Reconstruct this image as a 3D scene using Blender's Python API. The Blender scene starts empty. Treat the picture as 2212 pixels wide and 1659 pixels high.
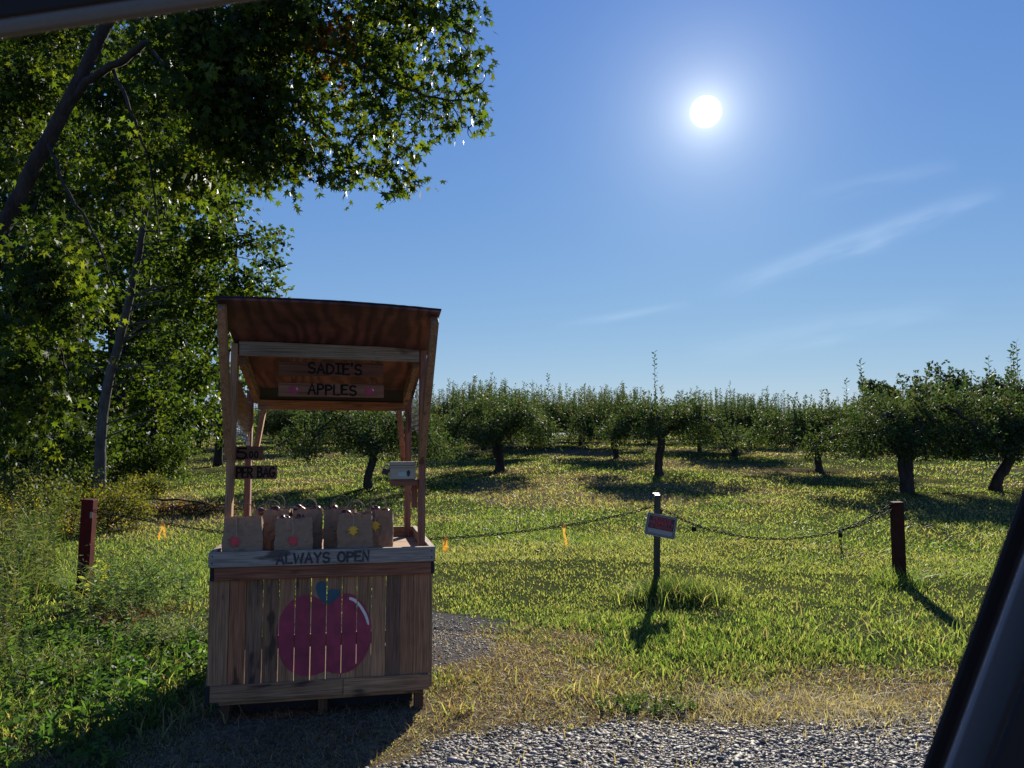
import bpy, bmesh, math, random
import numpy as np
from mathutils import Vector, Matrix

random.seed(7)
RNG = np.random.default_rng(7)
sc = bpy.context.scene
COL = sc.collection
R = math.radians

# ------------------------------------------------------------------ camera
EYE = np.array([0.0, 0.0, 1.5])
PITCH = R(4.7)
FPX, CXP, CYP = 1661.0, 1106.0, 829.5            # survey units: a 2212 px wide frame
cd = bpy.data.cameras.new('camera')
cam = bpy.data.objects.new('camera', cd)
COL.objects.link(cam)
cam.location = EYE
cam.rotation_euler = (R(90) + PITCH, 0, 0)
cd.sensor_width = 36.0
cd.lens = 36.0 * FPX / 2212.0
cd.clip_start = 0.02
cd.clip_end = 2000
cd.dof.use_dof = True
cd.dof.focus_distance = 7.0
cd.dof.aperture_fstop = 9.0
sc.camera = cam

# ------------------------------------------------------------------ world, sun, exposure
SUN_AZ, SUN_EL = R(14.6), R(23.5)                # azimuth clockwise from +Y
sun_dir = Vector((math.sin(SUN_AZ) * math.cos(SUN_EL), math.cos(SUN_AZ) * math.cos(SUN_EL), math.sin(SUN_EL)))
w = bpy.data.worlds.new('World'); sc.world = w; w.use_nodes = True
nt = w.node_tree; nt.nodes.clear()
def N(t, nt_=None, **kw):
    n = (nt_ or nt).nodes.new(t)
    for k, v in kw.items(): setattr(n, k, v)
    return n
def M2(op, a, b=None, c=None, nt_=None, clamp=False):
    g = nt_ or nt
    n = g.nodes.new('ShaderNodeMath'); n.operation = op; n.use_clamp = clamp
    for i, x in enumerate((a, b, c)):
        if x is None: continue
        if isinstance(x, (int, float)): n.inputs[i].default_value = x
        else: g.links.new(x, n.inputs[i])
    return n.outputs[0]
sky = N('ShaderNodeTexSky', sky_type='NISHITA', sun_disc=False)
sky.sun_elevation = SUN_EL; sky.sun_rotation = SUN_AZ
sky.air_density = 1.0; sky.dust_density = 0.0; sky.ozone_density = 3.0; sky.altitude = 100
bg = N('ShaderNodeBackground'); bg.inputs[1].default_value = 0.10
SKY_TINT = (0.1227, 0.1281, 0.1361, 1)
tint = N('ShaderNodeMix', data_type='RGBA', blend_type='MULTIPLY'); tint.inputs[0].default_value = 1.0
tint.inputs[7].default_value = SKY_TINT
nt.links.new(sky.outputs[0], tint.inputs[6])
ss_ = N('ShaderNodeSeparateColor'); nt.links.new(tint.outputs[2], ss_.inputs[0]); sc_n = N('ShaderNodeCombineColor')
for i_, (pw, k_) in enumerate(((.89, .515), (.69, .535), (.25, .70))):    # flatter, bluer sky than the clear-air model
    nt.links.new(M2('MULTIPLY', M2('POWER', ss_.outputs[i_], pw), k_ / .20), sc_n.inputs[i_])
nt.links.new(sc_n.outputs[0], bg.inputs[0])
geo = N('ShaderNodeTexCoord')
dotn = N('ShaderNodeVectorMath', operation='DOT_PRODUCT'); dotn.inputs[1].default_value = sun_dir
nrm = N('ShaderNodeVectorMath', operation='NORMALIZE'); nt.links.new(geo.outputs['Generated'], nrm.inputs[0])
nt.links.new(nrm.outputs[0], dotn.inputs[0])
ang = M2('MULTIPLY', M2('ARCCOSINE', M2('MINIMUM', dotn.outputs['Value'], 0.9999999)), 180 / math.pi)
disc = M2('MULTIPLY', M2('SUBTRACT', 1.0, M2('DIVIDE', M2('SUBTRACT', ang, 0.68), 0.38, clamp=True), clamp=True), 4.0)
aur1 = M2('MULTIPLY', M2('EXPONENT', M2('MULTIPLY', ang, -1 / 1.0)), 0.42)
aur2 = M2('MULTIPLY', M2('EXPONENT', M2('MULTIPLY', ang, -1 / 4.0)), 0.24)
# thin cirrus streaks, laid out on the sky dome by direction
sep = N('ShaderNodeSeparateXYZ'); nt.links.new(nrm.outputs[0], sep.inputs[0])
gx = M2('DIVIDE', sep.outputs[0], M2('MAXIMUM', sep.outputs[1], 0.05)); gz = M2('DIVIDE', sep.outputs[2], M2('MAXIMUM', sep.outputs[1], 0.05))
def streak(ax, az, bx, bz, width, amp, seed):
    L = math.hypot(bx - ax, bz - az); tx, tz = (bx - ax) / L, (bz - az) / L
    along = M2('ADD', M2('MULTIPLY', M2('SUBTRACT', gx, ax), tx), M2('MULTIPLY', M2('SUBTRACT', gz, az), tz))
    across = M2('ADD', M2('MULTIPLY', M2('SUBTRACT', gx, ax), -tz), M2('MULTIPLY', M2('SUBTRACT', gz, az), tx))
    cb = N('ShaderNodeCombineXYZ'); nt.links.new(M2('MULTIPLY', along, 5), cb.inputs[0]); nt.links.new(M2('MULTIPLY', across, 26), cb.inputs[1]); cb.inputs[2].default_value = seed
    no = N('ShaderNodeTexNoise'); no.inputs['Scale'].default_value = 1.6; no.inputs['Detail'].default_value = 6; nt.links.new(cb.outputs[0], no.inputs['Vector'])
    wob = M2('MULTIPLY', M2('SUBTRACT', no.outputs[0], 0.5), width * 2.6)
    q = M2('DIVIDE', M2('ADD', across, wob), width)
    g = M2('EXPONENT', M2('MULTIPLY', M2('MULTIPLY', q, q), -1))
    u = M2('DIVIDE', M2('SUBTRACT', along, L / 2), L / 2)
    e = M2('SUBTRACT', 1.0, M2('MULTIPLY', u, u), clamp=True)
    return M2('MULTIPLY', M2('MULTIPLY', M2('MULTIPLY', g, e), M2('POWER', no.outputs[0], 1.5)), amp)
cl = M2('ADD', streak(0.26, 0.20, 0.66, 0.345, 0.012, 0.17, 1.0), streak(0.05, 0.155, 0.24, 0.19, 0.005, 0.08, 4.0))
cl = M2('ADD', cl, streak(0.38, 0.33, 0.60, 0.38, 0.010, 0.06, 9.0))
cl = M2('ADD', cl, streak(0.22, 0.12, 0.60, 0.19, 0.016, 0.06, 13.0))
glow = N('ShaderNodeCombineColor')
tot = M2('ADD', M2('ADD', disc, aur1), M2('ADD', aur2, cl))
nt.links.new(tot, glow.inputs[0])
nt.links.new(M2('MULTIPLY', tot, 0.99), glow.inputs[1])
nt.links.new(M2('MULTIPLY', tot, 0.85), glow.inputs[2])
bg2 = N('ShaderNodeBackground'); bg2.inputs[1].default_value = 1.0
nt.links.new(glow.outputs[0], bg2.inputs[0])
add = N('ShaderNodeAddShader'); nt.links.new(bg.outputs[0], add.inputs[0]); nt.links.new(bg2.outputs[0], add.inputs[1])
wo = N('ShaderNodeOutputWorld'); nt.links.new(add.outputs[0], wo.inputs[0])

sl = bpy.data.lights.new('sun', 'SUN'); sl.energy = 5.0; sl.angle = R(0.5); sl.color = (1.0, 0.93, 0.80)
so = bpy.data.objects.new('sun', sl); COL.objects.link(so)
so.rotation_euler = sun_dir.to_track_quat('Z', 'Y').to_euler()
vs = sc.view_settings; vs.view_transform = 'Standard'; vs.look = 'None'; vs.exposure = 1.0; vs.gamma = 1.0
cy = sc.cycles
cy.max_bounces = 6; cy.diffuse_bounces = 3; cy.glossy_bounces = 2; cy.transmission_bounces = 4; cy.transparent_max_bounces = 4
cy.caustics_reflective = False; cy.caustics_refractive = False; cy.use_denoising = True
cy.sample_clamp_indirect = 4.0; cy.sample_clamp_direct = 6.0

# ------------------------------------------------------------------ helpers
def ray(u, v):
    xc = (u - CXP) / FPX; yc = (CYP - v) / FPX
    c, s = math.cos(PITCH), math.sin(PITCH)
    return np.array([xc, c - yc * s, s + yc * c])
def P(u, v, s): return EYE + ray(u, v) * s
def zt(x, y):
    x = np.asarray(x, float); y = np.asarray(y, float)
    z = 0.05 * 4.0 * np.log1p(np.exp(np.clip((y - 15.5) / 4.0, -30, 30)))
    z = 4.0 * np.tanh(z / 4.0)
    near = np.clip((y - 4.6) / 2.0, 0, 1)
    z = z + 0.018 * near * (np.sin(x * 1.7 + y * .6) + np.sin(y * 1.3 - x * .8 + 1.3)) + 0.05 * np.clip((y - 9) / 8, 0, 1) * (np.sin(x * .31 + 1) * np.sin(y * .27))
    return z - 0.02
def hit(u, v):
    d = ray(u, v); a, b = 1.0, 150.0
    ss = np.linspace(1.5, 140, 2800)
    q = EYE[None] + d[None] * ss[:, None]
    below = q[:, 2] < zt(q[:, 0], q[:, 1])
    i = int(np.argmax(below)) if below.any() else len(ss) - 1
    return q[i], ss[i]

def mesh_np(name, verts, groups, cols=None, smooth=False):
    """verts (N,3); groups: list of (F,k) index arrays"""
    me = bpy.data.meshes.new(name)
    verts = np.asarray(verts, np.float32)
    me.vertices.add(len(verts)); me.vertices.foreach_set('co', verts.ravel())
    groups = [np.asarray(g, np.int32) for g in groups if len(g)]
    nl = sum(g.size for g in groups); nf = sum(len(g) for g in groups)
    me.loops.add(nl); me.polygons.add(nf)
    me.loops.foreach_set('vertex_index', np.concatenate([g.ravel() for g in groups]))
    tot = np.concatenate([np.full(len(g), g.shape[1], np.int32) for g in groups])
    st = np.concatenate([[0], np.cumsum(tot)[:-1]]).astype(np.int32)
    me.polygons.foreach_set('loop_start', st)
    if smooth: me.polygons.foreach_set('use_smooth', np.ones(nf, bool))
    if cols is not None:
        at = me.color_attributes.new('Col', 'FLOAT_COLOR', 'POINT')
        c = np.ones((len(verts), 4), np.float32); c[:, :3] = cols
        at.data.foreach_set('color', c.ravel())
    me.update(calc_edges=True); me.validate()
    return me
def link(name, me, mat, parent=None, loc=None):
    o = bpy.data.objects.new(name, me); COL.objects.link(o)
    if mat is not None:
        me.materials.clear(); me.materials.append(mat)
    if parent is not None: o.parent = parent
    if loc is not None: o.location = loc
    return o
def tag(o, label=None, cat=None, group=None, kind=None):
    if label: o['label'] = label
    if cat: o['category'] = cat
    if group: o['group'] = group
    if kind: o['kind'] = kind
    return o
def empty(name, loc, rz=0.0):
    o = bpy.data.objects.new(name, None); COL.objects.link(o)
    o.location = loc; o.rotation_euler = (0, 0, rz); o.empty_display_size = .1
    return o

class MB:
    """collects boxes, bars, tubes and sheets into one mesh"""
    def __init__(s): s.v = []; s.f = []; s.c = []; s.n = 0
    def raw(s, vs, fs, col=None):
        if col is None: col = (1, 1, 1)
        o = len(s.v)
        s.v += [tuple(map(float, q)) for q in vs]; s.c += [col] * len(vs)
        s.f += [tuple(i + o for i in f) for f in fs]
        return s
    def box(s, a, b, col=None, bev=0.0025, jit=0.0):
        lo = [min(p, q) for p, q in zip(a, b)]; hi = [max(p, q) for p, q in zip(a, b)]
        return s.hull8([(lo[0], lo[1], lo[2]), (hi[0], lo[1], lo[2]), (hi[0], hi[1], lo[2]), (lo[0], hi[1], lo[2]),
                        (lo[0], lo[1], hi[2]), (hi[0], lo[1], hi[2]), (hi[0], hi[1], hi[2]), (lo[0], hi[1], hi[2])], col, bev, jit)
    def hull8(s, c8, col=None, bev=0.0025, jit=0.0):
        if col is None:
            g = random.uniform(.78, 1.18); col = (g * random.uniform(.95, 1.05), g * random.uniform(.97, 1.02), g * random.uniform(.93, 1.03))
        bm = bmesh.new()
        vs = [bm.verts.new([x + random.uniform(-jit, jit) for x in q]) for q in c8]
        for f in ((3, 2, 1, 0), (4, 5, 6, 7), (0, 1, 5, 4), (1, 2, 6, 5), (2, 3, 7, 6), (3, 0, 4, 7)):
            bm.faces.new([vs[i] for i in f])
        if bev > 0: bmesh.ops.bevel(bm, geom=list(bm.edges), offset=bev, segments=1, affect='EDGES', profile=.5)
        bm.verts.ensure_lookup_table()
        for i, q in enumerate(bm.verts): q.index = i
        s.raw([q.co for q in bm.verts], [[q.index for q in f.verts] for f in bm.faces], col)
        bm.free(); return s
    def bar(s, a, b, wx, wy, side=(1, 0, 0), col=None, bev=0.0025):
        a = Vector(a); b = Vector(b); d = (b - a).normalized(); x = Vector(side); x = (x - d * x.dot(d)).normalized(); y = d.cross(x)
        c = []
        for e in (a, b):
            for sx, sy in ((-1, -1), (1, -1), (1, 1), (-1, 1)): c.append(e + x * sx * wx / 2 + y * sy * wy / 2)
        return s.hull8(c, col, bev)
    def tube(s, pts, rad, sides=8, col=None, cap=True):
        pts = [Vector(p) for p in pts]; n = len(pts)
        if not hasattr(rad, '__len__'): rad = [rad] * n
        t0 = (pts[1] - pts[0]).normalized()
        x = t0.orthogonal().normalized(); vs = []; fs = []
        for i in range(n):
            t = (pts[min(i + 1, n - 1)] - pts[max(i - 1, 0)]).normalized()
            x = (x - t * x.dot(t)).normalized(); y = t.cross(x)
            for k in range(sides):
                a = 2 * math.pi * k / sides
                vs.append(pts[i] + (x * math.cos(a) + y * math.sin(a)) * rad[i])
        for i in range(n - 1):
            for k in range(sides):
                k2 = (k + 1) % sides
                fs.append((i * sides + k, i * sides + k2, (i + 1) * sides + k2, (i + 1) * sides + k))
        if cap:
            fs.append(tuple(range(sides - 1, -1, -1))); fs.append(tuple((n - 1) * sides + k for k in range(sides)))
        return s.raw(vs, fs, col)
    def build(s, name, mat, parent=None, smooth=False, loc=None):
        me = bpy.data.meshes.new(name); me.from_pydata(s.v, [], s.f)
        at = me.color_attributes.new('Col', 'FLOAT_COLOR', 'POINT')
        c = np.ones((len(s.v), 4), np.float32); c[:, :3] = np.array(s.c, np.float32)
        at.data.foreach_set('color', c.ravel())
        if smooth: me.polygons.foreach_set('use_smooth', np.ones(len(me.polygons), bool))
        me.update()
        return link(name, me, mat, parent, loc)

def smooth_path(pts, k=6):
    pts = [np.array(p, float) for p in pts]; out = []
    ext = [2 * pts[0] - pts[1]] + pts + [2 * pts[-1] - pts[-2]]
    for i in range(1, len(ext) - 2):
        p0, p1, p2, p3 = ext[i - 1:i + 3]
        for t in np.linspace(0, 1, k, endpoint=False):
            out.append(.5 * ((2 * p1) + (p2 - p0) * t + (2 * p0 - 5 * p1 + 4 * p2 - p3) * t * t + (3 * p1 - p0 - 3 * p2 + p3) * t ** 3))
    out.append(pts[-1]); return out
def wob(pts, amp):
    return [np.array(p) + np.array([random.uniform(-amp, amp) for _ in range(3)]) for p in pts]

# ------------------------------------------------------------------ materials
def mat(name):
    m = bpy.data.materials.new(name); m.use_nodes = True
    g = m.node_tree; b = g.nodes['Principled BSDF']
    return m, g, b
def vcol(g):
    a = g.nodes.new('ShaderNodeAttribute'); a.attribute_name = 'Col'; return a.outputs['Color']
def mul(g, a, b, f=1.0):
    n = g.nodes.new('ShaderNodeMix'); n.data_type = 'RGBA'; n.blend_type = 'MULTIPLY'; n.inputs[0].default_value = f
    for i, x in ((6, a), (7, b)):
        if isinstance(x, tuple): n.inputs[i].default_value = x
        else: g.links.new(x, n.inputs[i])
    return n.outputs[2]
def mixc(g, f, a, b):
    n = g.nodes.new('ShaderNodeMix'); n.data_type = 'RGBA'
    for i, x in ((0, f), (6, a), (7, b)):
        if isinstance(x, (tuple, float)): n.inputs[i].default_value = x
        else: g.links.new(x, n.inputs[i])
    return n.outputs[2]
def ramp(g, fac, stops):
    n = g.nodes.new('ShaderNodeValToRGB'); e = n.color_ramp.elements
    while len(e) < len(stops): e.new(.5)
    for q, (p, c) in zip(e, stops): q.position = p; q.color = (*c, 1) if len(c) == 3 else c
    g.links.new(fac, n.inputs[0]); return n.outputs[0]
def noise(g, scale, detail=4, vec=None, stretch=None, coord='Object', rough=.55):
    if vec is None:
        tc = g.nodes.new('ShaderNodeTexCoord'); vec = tc.outputs[coord]
    if stretch:
        mp = g.nodes.new('ShaderNodeMapping'); mp.inputs['Scale'].default_value = stretch; g.links.new(vec, mp.inputs[0]); vec = mp.outputs[0]
    n = g.nodes.new('ShaderNodeTexNoise'); n.inputs['Scale'].default_value = scale; n.inputs['Detail'].default_value = detail; n.inputs['Roughness'].default_value = rough
    g.links.new(vec, n.inputs['Vector']); return n.outputs[0]
def bump(g, b, h, strength=.3, dist=.01):
    n = g.nodes.new('ShaderNodeBump'); n.inputs['Strength'].default_value = strength; n.inputs['Distance'].default_value = dist
    g.links.new(h, n.inputs['Height']); g.links.new(n.outputs[0], b.inputs['Normal'])
def wood(name, c0, c1, axis, dark=(.05, .035, .028), rough=.75, spec=.25):
    m, g, b = mat(name)
    st = [16, 16, 16]; st[axis] = 0.9
    n1 = noise(g, 3.2, 6, stretch=tuple(st), rough=.65)
    st2 = [60, 60, 60]; st2[axis] = 1.6
    n2 = noise(g, 3.0, 3, stretch=tuple(st2))
    n3 = noise(g, 2.3, 3)                       # broad weathering stains
    st4 = [7, 7, 7]; st4[axis] = 2.0
    n4 = noise(g, 2.0, 2, stretch=tuple(st4))   # knots and dark stains
    c = ramp(g, n1, [(.28, c0), (.72, c1)])
    c = mul(g, c, ramp(g, n2, [(.32, (.52, .50, .48)), (.62, (1.14, 1.14, 1.14))]))
    c = mul(g, c, ramp(g, n3, [(.3, (.72, .72, .74)), (.7, (1.12, 1.1, 1.06))]))
    c = mixc(g, ramp(g, n4, [(.62, (0, 0, 0)), (.70, (.8, .8, .8))]), c, (*dark, 1))
    c = mul(g, c, vcol(g))
    g.links.new(c, b.inputs['Base Color'])
    b.inputs['Roughness'].default_value = rough; b.inputs['Specular IOR Level'].default_value = spec
    bump(g, b, n2, .35, .002)
    return m
W_X = wood('weathered_wood_across', (.30, .168, .085), (.47, .29, .158), 0)
W_XG = wood('grey_wood_across', (.26, .225, .17), (.42, .37, .29), 0)
W_Y = wood('weathered_wood_deep', (.25, .18, .125), (.42, .33, .24), 1)
W_Z = wood('weathered_wood_upright', (.30, .168, .085), (.48, .295, .162), 2)
W_ZR = wood('reddish_wood_upright', (.22, .10, .065), (.33, .17, .115), 2)
W_XR = wood('reddish_wood_across', (.21, .095, .05), (.33, .17, .10), 0)
W_SIGN = wood('sign_wood', (.17, .085, .05), (.27, .15, .09), 0)
W_PLY = None
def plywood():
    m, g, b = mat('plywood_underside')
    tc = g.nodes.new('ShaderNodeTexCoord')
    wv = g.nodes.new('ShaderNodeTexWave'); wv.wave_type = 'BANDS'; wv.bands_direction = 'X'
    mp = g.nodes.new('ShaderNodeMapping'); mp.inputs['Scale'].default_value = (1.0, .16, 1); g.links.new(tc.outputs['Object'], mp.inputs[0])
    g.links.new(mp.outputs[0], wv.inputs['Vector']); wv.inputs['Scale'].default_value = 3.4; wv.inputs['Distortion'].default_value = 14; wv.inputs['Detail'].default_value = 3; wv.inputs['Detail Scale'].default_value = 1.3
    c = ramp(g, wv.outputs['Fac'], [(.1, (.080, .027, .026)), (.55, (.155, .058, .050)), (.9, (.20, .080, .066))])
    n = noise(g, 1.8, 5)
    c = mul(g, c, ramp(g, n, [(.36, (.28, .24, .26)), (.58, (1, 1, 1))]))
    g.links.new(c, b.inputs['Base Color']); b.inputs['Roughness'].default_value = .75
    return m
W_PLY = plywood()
def plain(name, col, rough=.6, metal=0.0, spec=.5, nz=0.0, scale=20, use_v=False):
    m, g, b = mat(name)
    c = (*col, 1)
    if nz > 0:
        n = noise(g, scale, 5)
        c = mul(g, c, ramp(g, n, [(.3, (1 - nz,) * 3), (.7, (1 + nz * .5,) * 3)]))
        bump(g, b, n, .15, .002)
    if use_v: c = mul(g, c, vcol(g))
    if isinstance(c, tuple): b.inputs['Base Color'].default_value = c
    else: g.links.new(c, b.inputs['Base Color'])
    b.inputs['Roughness'].default_value = rough; b.inputs['Metallic'].default_value = metal; b.inputs['Specular IOR Level'].default_value = spec
    return m
BLACK_TAR = plain('black_roofing', (.012, .013, .018), .85, nz=.3)
DARK_PAINT = plain('dark_lettering_paint', (.012, .010, .010), .8, spec=.15, nz=.2, scale=40)
GREY_PAINT = plain('slate_lettering_paint', (.060, .065, .065), .8, spec=.15, nz=.3, scale=60)
APPLE_PAINT = plain('red_apple_paint', (.31, .028, .060), .55, nz=.34, scale=14)
TEAL_PAINT = plain('teal_leaf_paint', (.018, .075, .10), .55, nz=.2, scale=20)
WHITE_PAINT = plain('white_highlight_paint', (.70, .66, .55), .6, nz=.1)
METAL = plain('dull_grey_metal', (.16, .16, .16), .5, .8, nz=.2)
DARK_METAL = plain('dark_steel', (.016, .014, .014), .7, .0, .12, nz=.3, scale=60)
WIRE = plain('galvanised_wire', (.45, .45, .45), .4, .8)
BOX_PAINT = plain('beige_box_enamel', (.34, .31, .225), .45, nz=.06, scale=8)
GREEN_LABEL = plain('faded_green_label', (.30, .48, .40), .7)
BLACK_PLASTIC = plain('black_plastic', (.012, .012, .02), .5)
RED_POST = plain('rust_red_post_paint', (.105, .014, .009), .85, spec=.12, nz=.45, scale=9)
BROWN_POST = plain('brown_post_paint', (.050, .018, .012), .85, spec=.12, nz=.4, scale=9)
SIGN_WHITE = plain('sign_white', (.29, .28, .25), .45, nz=.06)
SIGN_BLACK = plain('sign_black', (.015, .015, .022), .45)
SIGN_RED = plain('sign_red', (.48, .028, .03), .45)
CAR_BLACK = plain('car_black_rubber', (.004, .004, .005), .8)
CAR_TRIM = plain('car_grey_trim', (.20, .195, .19), .85, nz=.05, scale=300)
CAR_HEAD = plain('car_headliner', (.16, .125, .08), .9, nz=.1, scale=300)

def leafmat(name, trans=.5, rough=.38, spec=.5, tcol=(1.25, 1.25, .55)):
    m, g, b = mat(name)
    c = vcol(g); g.links.new(c, b.inputs['Base Color'])
    b.inputs['Roughness'].default_value = rough; b.inputs['Specular IOR Level'].default_value = spec
    t = g.nodes.new('ShaderNodeBsdfTranslucent')
    g.links.new(mul(g, c, (*tcol, 1)), t.inputs[0])
    mx = g.nodes.new('ShaderNodeMixShader'); mx.inputs[0].default_value = trans
    g.links.new(b.outputs[0], mx.inputs[1]); g.links.new(t.outputs[0], mx.inputs[2])
    g.links.new(mx.outputs[0], g.nodes['Material Output'].inputs[0]); return m
LEAF = leafmat('leaf', .42, .5, .07, (2.2, 1.95, .5))
APLEAF = leafmat('apple_leaf', .34, .6, .05, (1.5, 1.55, .7))
GRASS = leafmat('grass_blade', .5, .48, .06, (1.72, 1.82, .82))
PAPER = leafmat('kraft_paper', .16, .8, .15, (1.2, 1.05, .8))
TAPE = leafmat('flagging_tape', .5, .4, .4, (1.1, 1.05, 1.0))
def bark(name, a, b_, scale=8):
    m, g, b = mat(name)
    n = noise(g, scale, 6, stretch=(1, 1, .35)); n2 = noise(g, scale * 5, 4, stretch=(1, 1, .3))
    c = ramp(g, n, [(.3, a), (.7, b_)]); c = mul(g, c, ramp(g, n2, [(.3, (.65,) * 3), (.7, (1.1,) * 3)]))
    g.links.new(c, b.inputs['Base Color']); b.inputs['Roughness'].default_value = .9; b.inputs['Specular IOR Level'].default_value = .15
    bump(g, b, n2, .6, .02); return m
BARK = bark('dark_bark', (.028, .023, .02), (.065, .055, .048))
BARK_GREY = bark('pale_grey_bark', (.06, .058, .055), (.135, .13, .122), 5)
APBARK = bark('apple_bark', (.035, .03, .027), (.085, .07, .06))

# ------------------------------------------------------------------ ground
def vnoise(x, y, seed, sc_):
    r = np.random.default_rng(seed); tab = r.random((64, 64))
    xs = np.asarray(x) / sc_ + 1000; ys = np.asarray(y) / sc_ + 1000
    xi = np.floor(xs).astype(int); yi = np.floor(ys).astype(int); fx = xs - xi; fy = ys - yi
    fx = fx * fx * (3 - 2 * fx); fy = fy * fy * (3 - 2 * fy)
    g = lambda i, j: tab[i % 64, j % 64]
    return (g(xi, yi) * (1 - fx) + g(xi + 1, yi) * fx) * (1 - fy) + (g(xi, yi + 1) * (1 - fx) + g(xi + 1, yi + 1) * fx) * fy
def fbm(x, y, seed, sc_): return .55 * vnoise(x, y, seed, sc_) + .3 * vnoise(x, y, seed + 1, sc_ / 2.1) + .15 * vnoise(x, y, seed + 2, sc_ / 4.3)
def sstep(a, b, x): t = np.clip((np.asarray(x) - a) / (b - a), 0, 1); return t * t * (3 - 2 * t)
def zone_gravel(x, y):
    n = fbm(x, y, 11, .7) - .5
    yb = np.interp(x, [-6, -2.6, -1.6, -.55, 0, .8, 1.6, 2.2, 3.5, 8], [1.2, 2.0, 3.2, 3.95, 4.25, 4.38, 4.42, 4.44, 4.55, 4.9])
    front = sstep(.18, -.18, y - yb - n * 1.0)
    # worn track that swings round behind the stand
    dx = (x + .62 + (y - 6.2) * .30) / (.70 + .12 * np.sin(y)); dy = (y - 6.3) / 1.15
    path = sstep(1.05, .6, np.sqrt(dx * dx + dy * dy) + n * 1.3)
    bk = sstep(.8, .4, np.abs(y - 6.5) / 1.0 + n) * sstep(-2.9, -1.9, x) * sstep(0, -.5, x)
    return np.clip(np.maximum(front, np.maximum(path, bk) * .92), 0, 1)
def zone_dry(x, y):
    n = fbm(x, y, 31, 1.1) - .5
    a = sstep(5.7, 4.7, y + n * 1.6 - np.where(x > 1.5, (x - 1.5) * .12, 0)) * sstep(-2.4, -1.6, x + n)
    b = sstep(1.3, .5, np.hypot(x + .1, (y - 5.5)) + n * 1.8)
    c = sstep(.50, .66, fbm(x, y, 41, 3.2)) * sstep(9.5, 12, y) * .8
    d = sstep(4.0, 3.2, y + n * 1.2) * sstep(-1.2, -2.0, x)
    return np.clip(np.maximum(np.maximum(a, b), np.maximum(c, d * .9)), 0, 1)
xs = np.concatenate([np.arange(-220, -9, 6.0), np.arange(-9, 9, .11), np.arange(9, 226, 6.0)])
ys = np.concatenate([np.arange(-40, 0, 4.0), np.arange(0, 10, .11), np.arange(10, 40, .6), np.arange(40, 420, 5.0)])
X, Y = np.meshgrid(xs, ys); Z = zt(X, Y)
zg, zd = zone_gravel(X, Y), zone_dry(X, Y)
nx, ny = len(xs), len(ys)
idx = np.arange(nx * ny).reshape(ny, nx)
fq = np.stack([idx[:-1, :-1], idx[:-1, 1:], idx[1:, 1:], idx[1:, :-1]], -1).reshape(-1, 4)
cc = np.stack([zg.ravel(), zd.ravel(), fbm(X, Y, 51, 4.0).ravel()], -1)
gm, g, b = mat('meadow_and_gravel_ground')
a = vcol(g); sp_ = g.nodes.new('ShaderNodeSeparateColor'); g.links.new(a, sp_.inputs[0])
n1 = noise(g, 1.1, 8, coord='Object'); n2 = noise(g, 22, 6, coord='Object'); n3 = noise(g, 90, 4, coord='Object')
green = ramp(g, n1, [(.3, (.034, .046, .016)), (.7, (.072, .078, .030))])
dry = ramp(g, n2, [(.3, (.075, .058, .036)), (.7, (.19, .15, .095))])
grav = ramp(g, n3, [(.3, (.05, .046, .042)), (.55, (.11, .10, .09)), (.8, (.19, .175, .155))])
c = mixc(g, sp_.outputs[1], green, dry); c = mixc(g, sp_.outputs[0], c, grav)
c = mul(g, c, ramp(g, n2, [(.3, (.7, .7, .7)), (.7, (1.15, 1.15, 1.15))]))
g.links.new(c, b.inputs['Base Color']); b.inputs['Roughness'].default_value = 1.0; b.inputs['Specular IOR Level'].default_value = 0.0
bump(g, b, n3, .5, .02)
tag(link('ground', mesh_np('ground', np.stack([X, Y, Z], -1).reshape(-1, 3), [fq], cc, True), gm), kind='structure')

# ------------------------------------------------------------------ grass, stuff
def blades(name, x, y, h, wd, col, lean=.5, three=False, lift=0.0, matl=None):
    n = len(x); z = zt(x, y) + lift
    az = RNG.uniform(0, 2 * np.pi, n); dx, dy = np.cos(az), np.sin(az)
    ba = RNG.uniform(0, 2 * np.pi, n); px, py = np.cos(ba) * wd / 2, np.sin(ba) * wd / 2
    ln = h * lean * RNG.uniform(.2, 1.5, n)
    hh = h * np.sqrt(np.clip(1 - (ln / h * .55) ** 2, .2, 1))
    base = np.stack([x, y, z], -1); pv = np.stack([px, py, np.zeros(n)], -1)
    tip = base + np.stack([dx * ln, dy * ln, hh], -1)
    col = np.asarray(col)
    if three:
        V = np.stack([base - pv, base + pv, tip], 1); f = np.arange(n * 3).reshape(n, 3)
        me = mesh_np(name, V.reshape(-1, 3), [f], np.repeat(col, 3, 0))
    else:
        mid = base + np.stack([dx * ln * .32, dy * ln * .32, hh * .6], -1)
        V = np.stack([base - pv, base + pv, mid + pv * .8, mid - pv * .8, tip], 1); o = np.arange(n)[:, None] * 5
        me = mesh_np(name, V.reshape(-1, 3), [o + np.array([[0, 1, 2, 3]]), o + np.array([[3, 2, 4]])], np.repeat(col, 5, 0))
    o = link(name, me, matl or GRASS); tag(o, kind='stuff'); return o
def polar(n, r0, r1, half, p=1.5):
    t = RNG.random(n); q = 1 - p
    r = (r0 ** q + t * (r1 ** q - r0 ** q)) ** (1 / q)
    th = RNG.uniform(-half, half, n)
    return r * np.sin(th), r * np.cos(th)
STRAW = np.array([.29, .215, .135]); GRN = np.array([.120, .170, .045]); YEL = np.array([.225, .220, .090]); DRK = np.array([.045, .075, .03]); RUST = np.array([.165, .105, .07])
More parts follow.
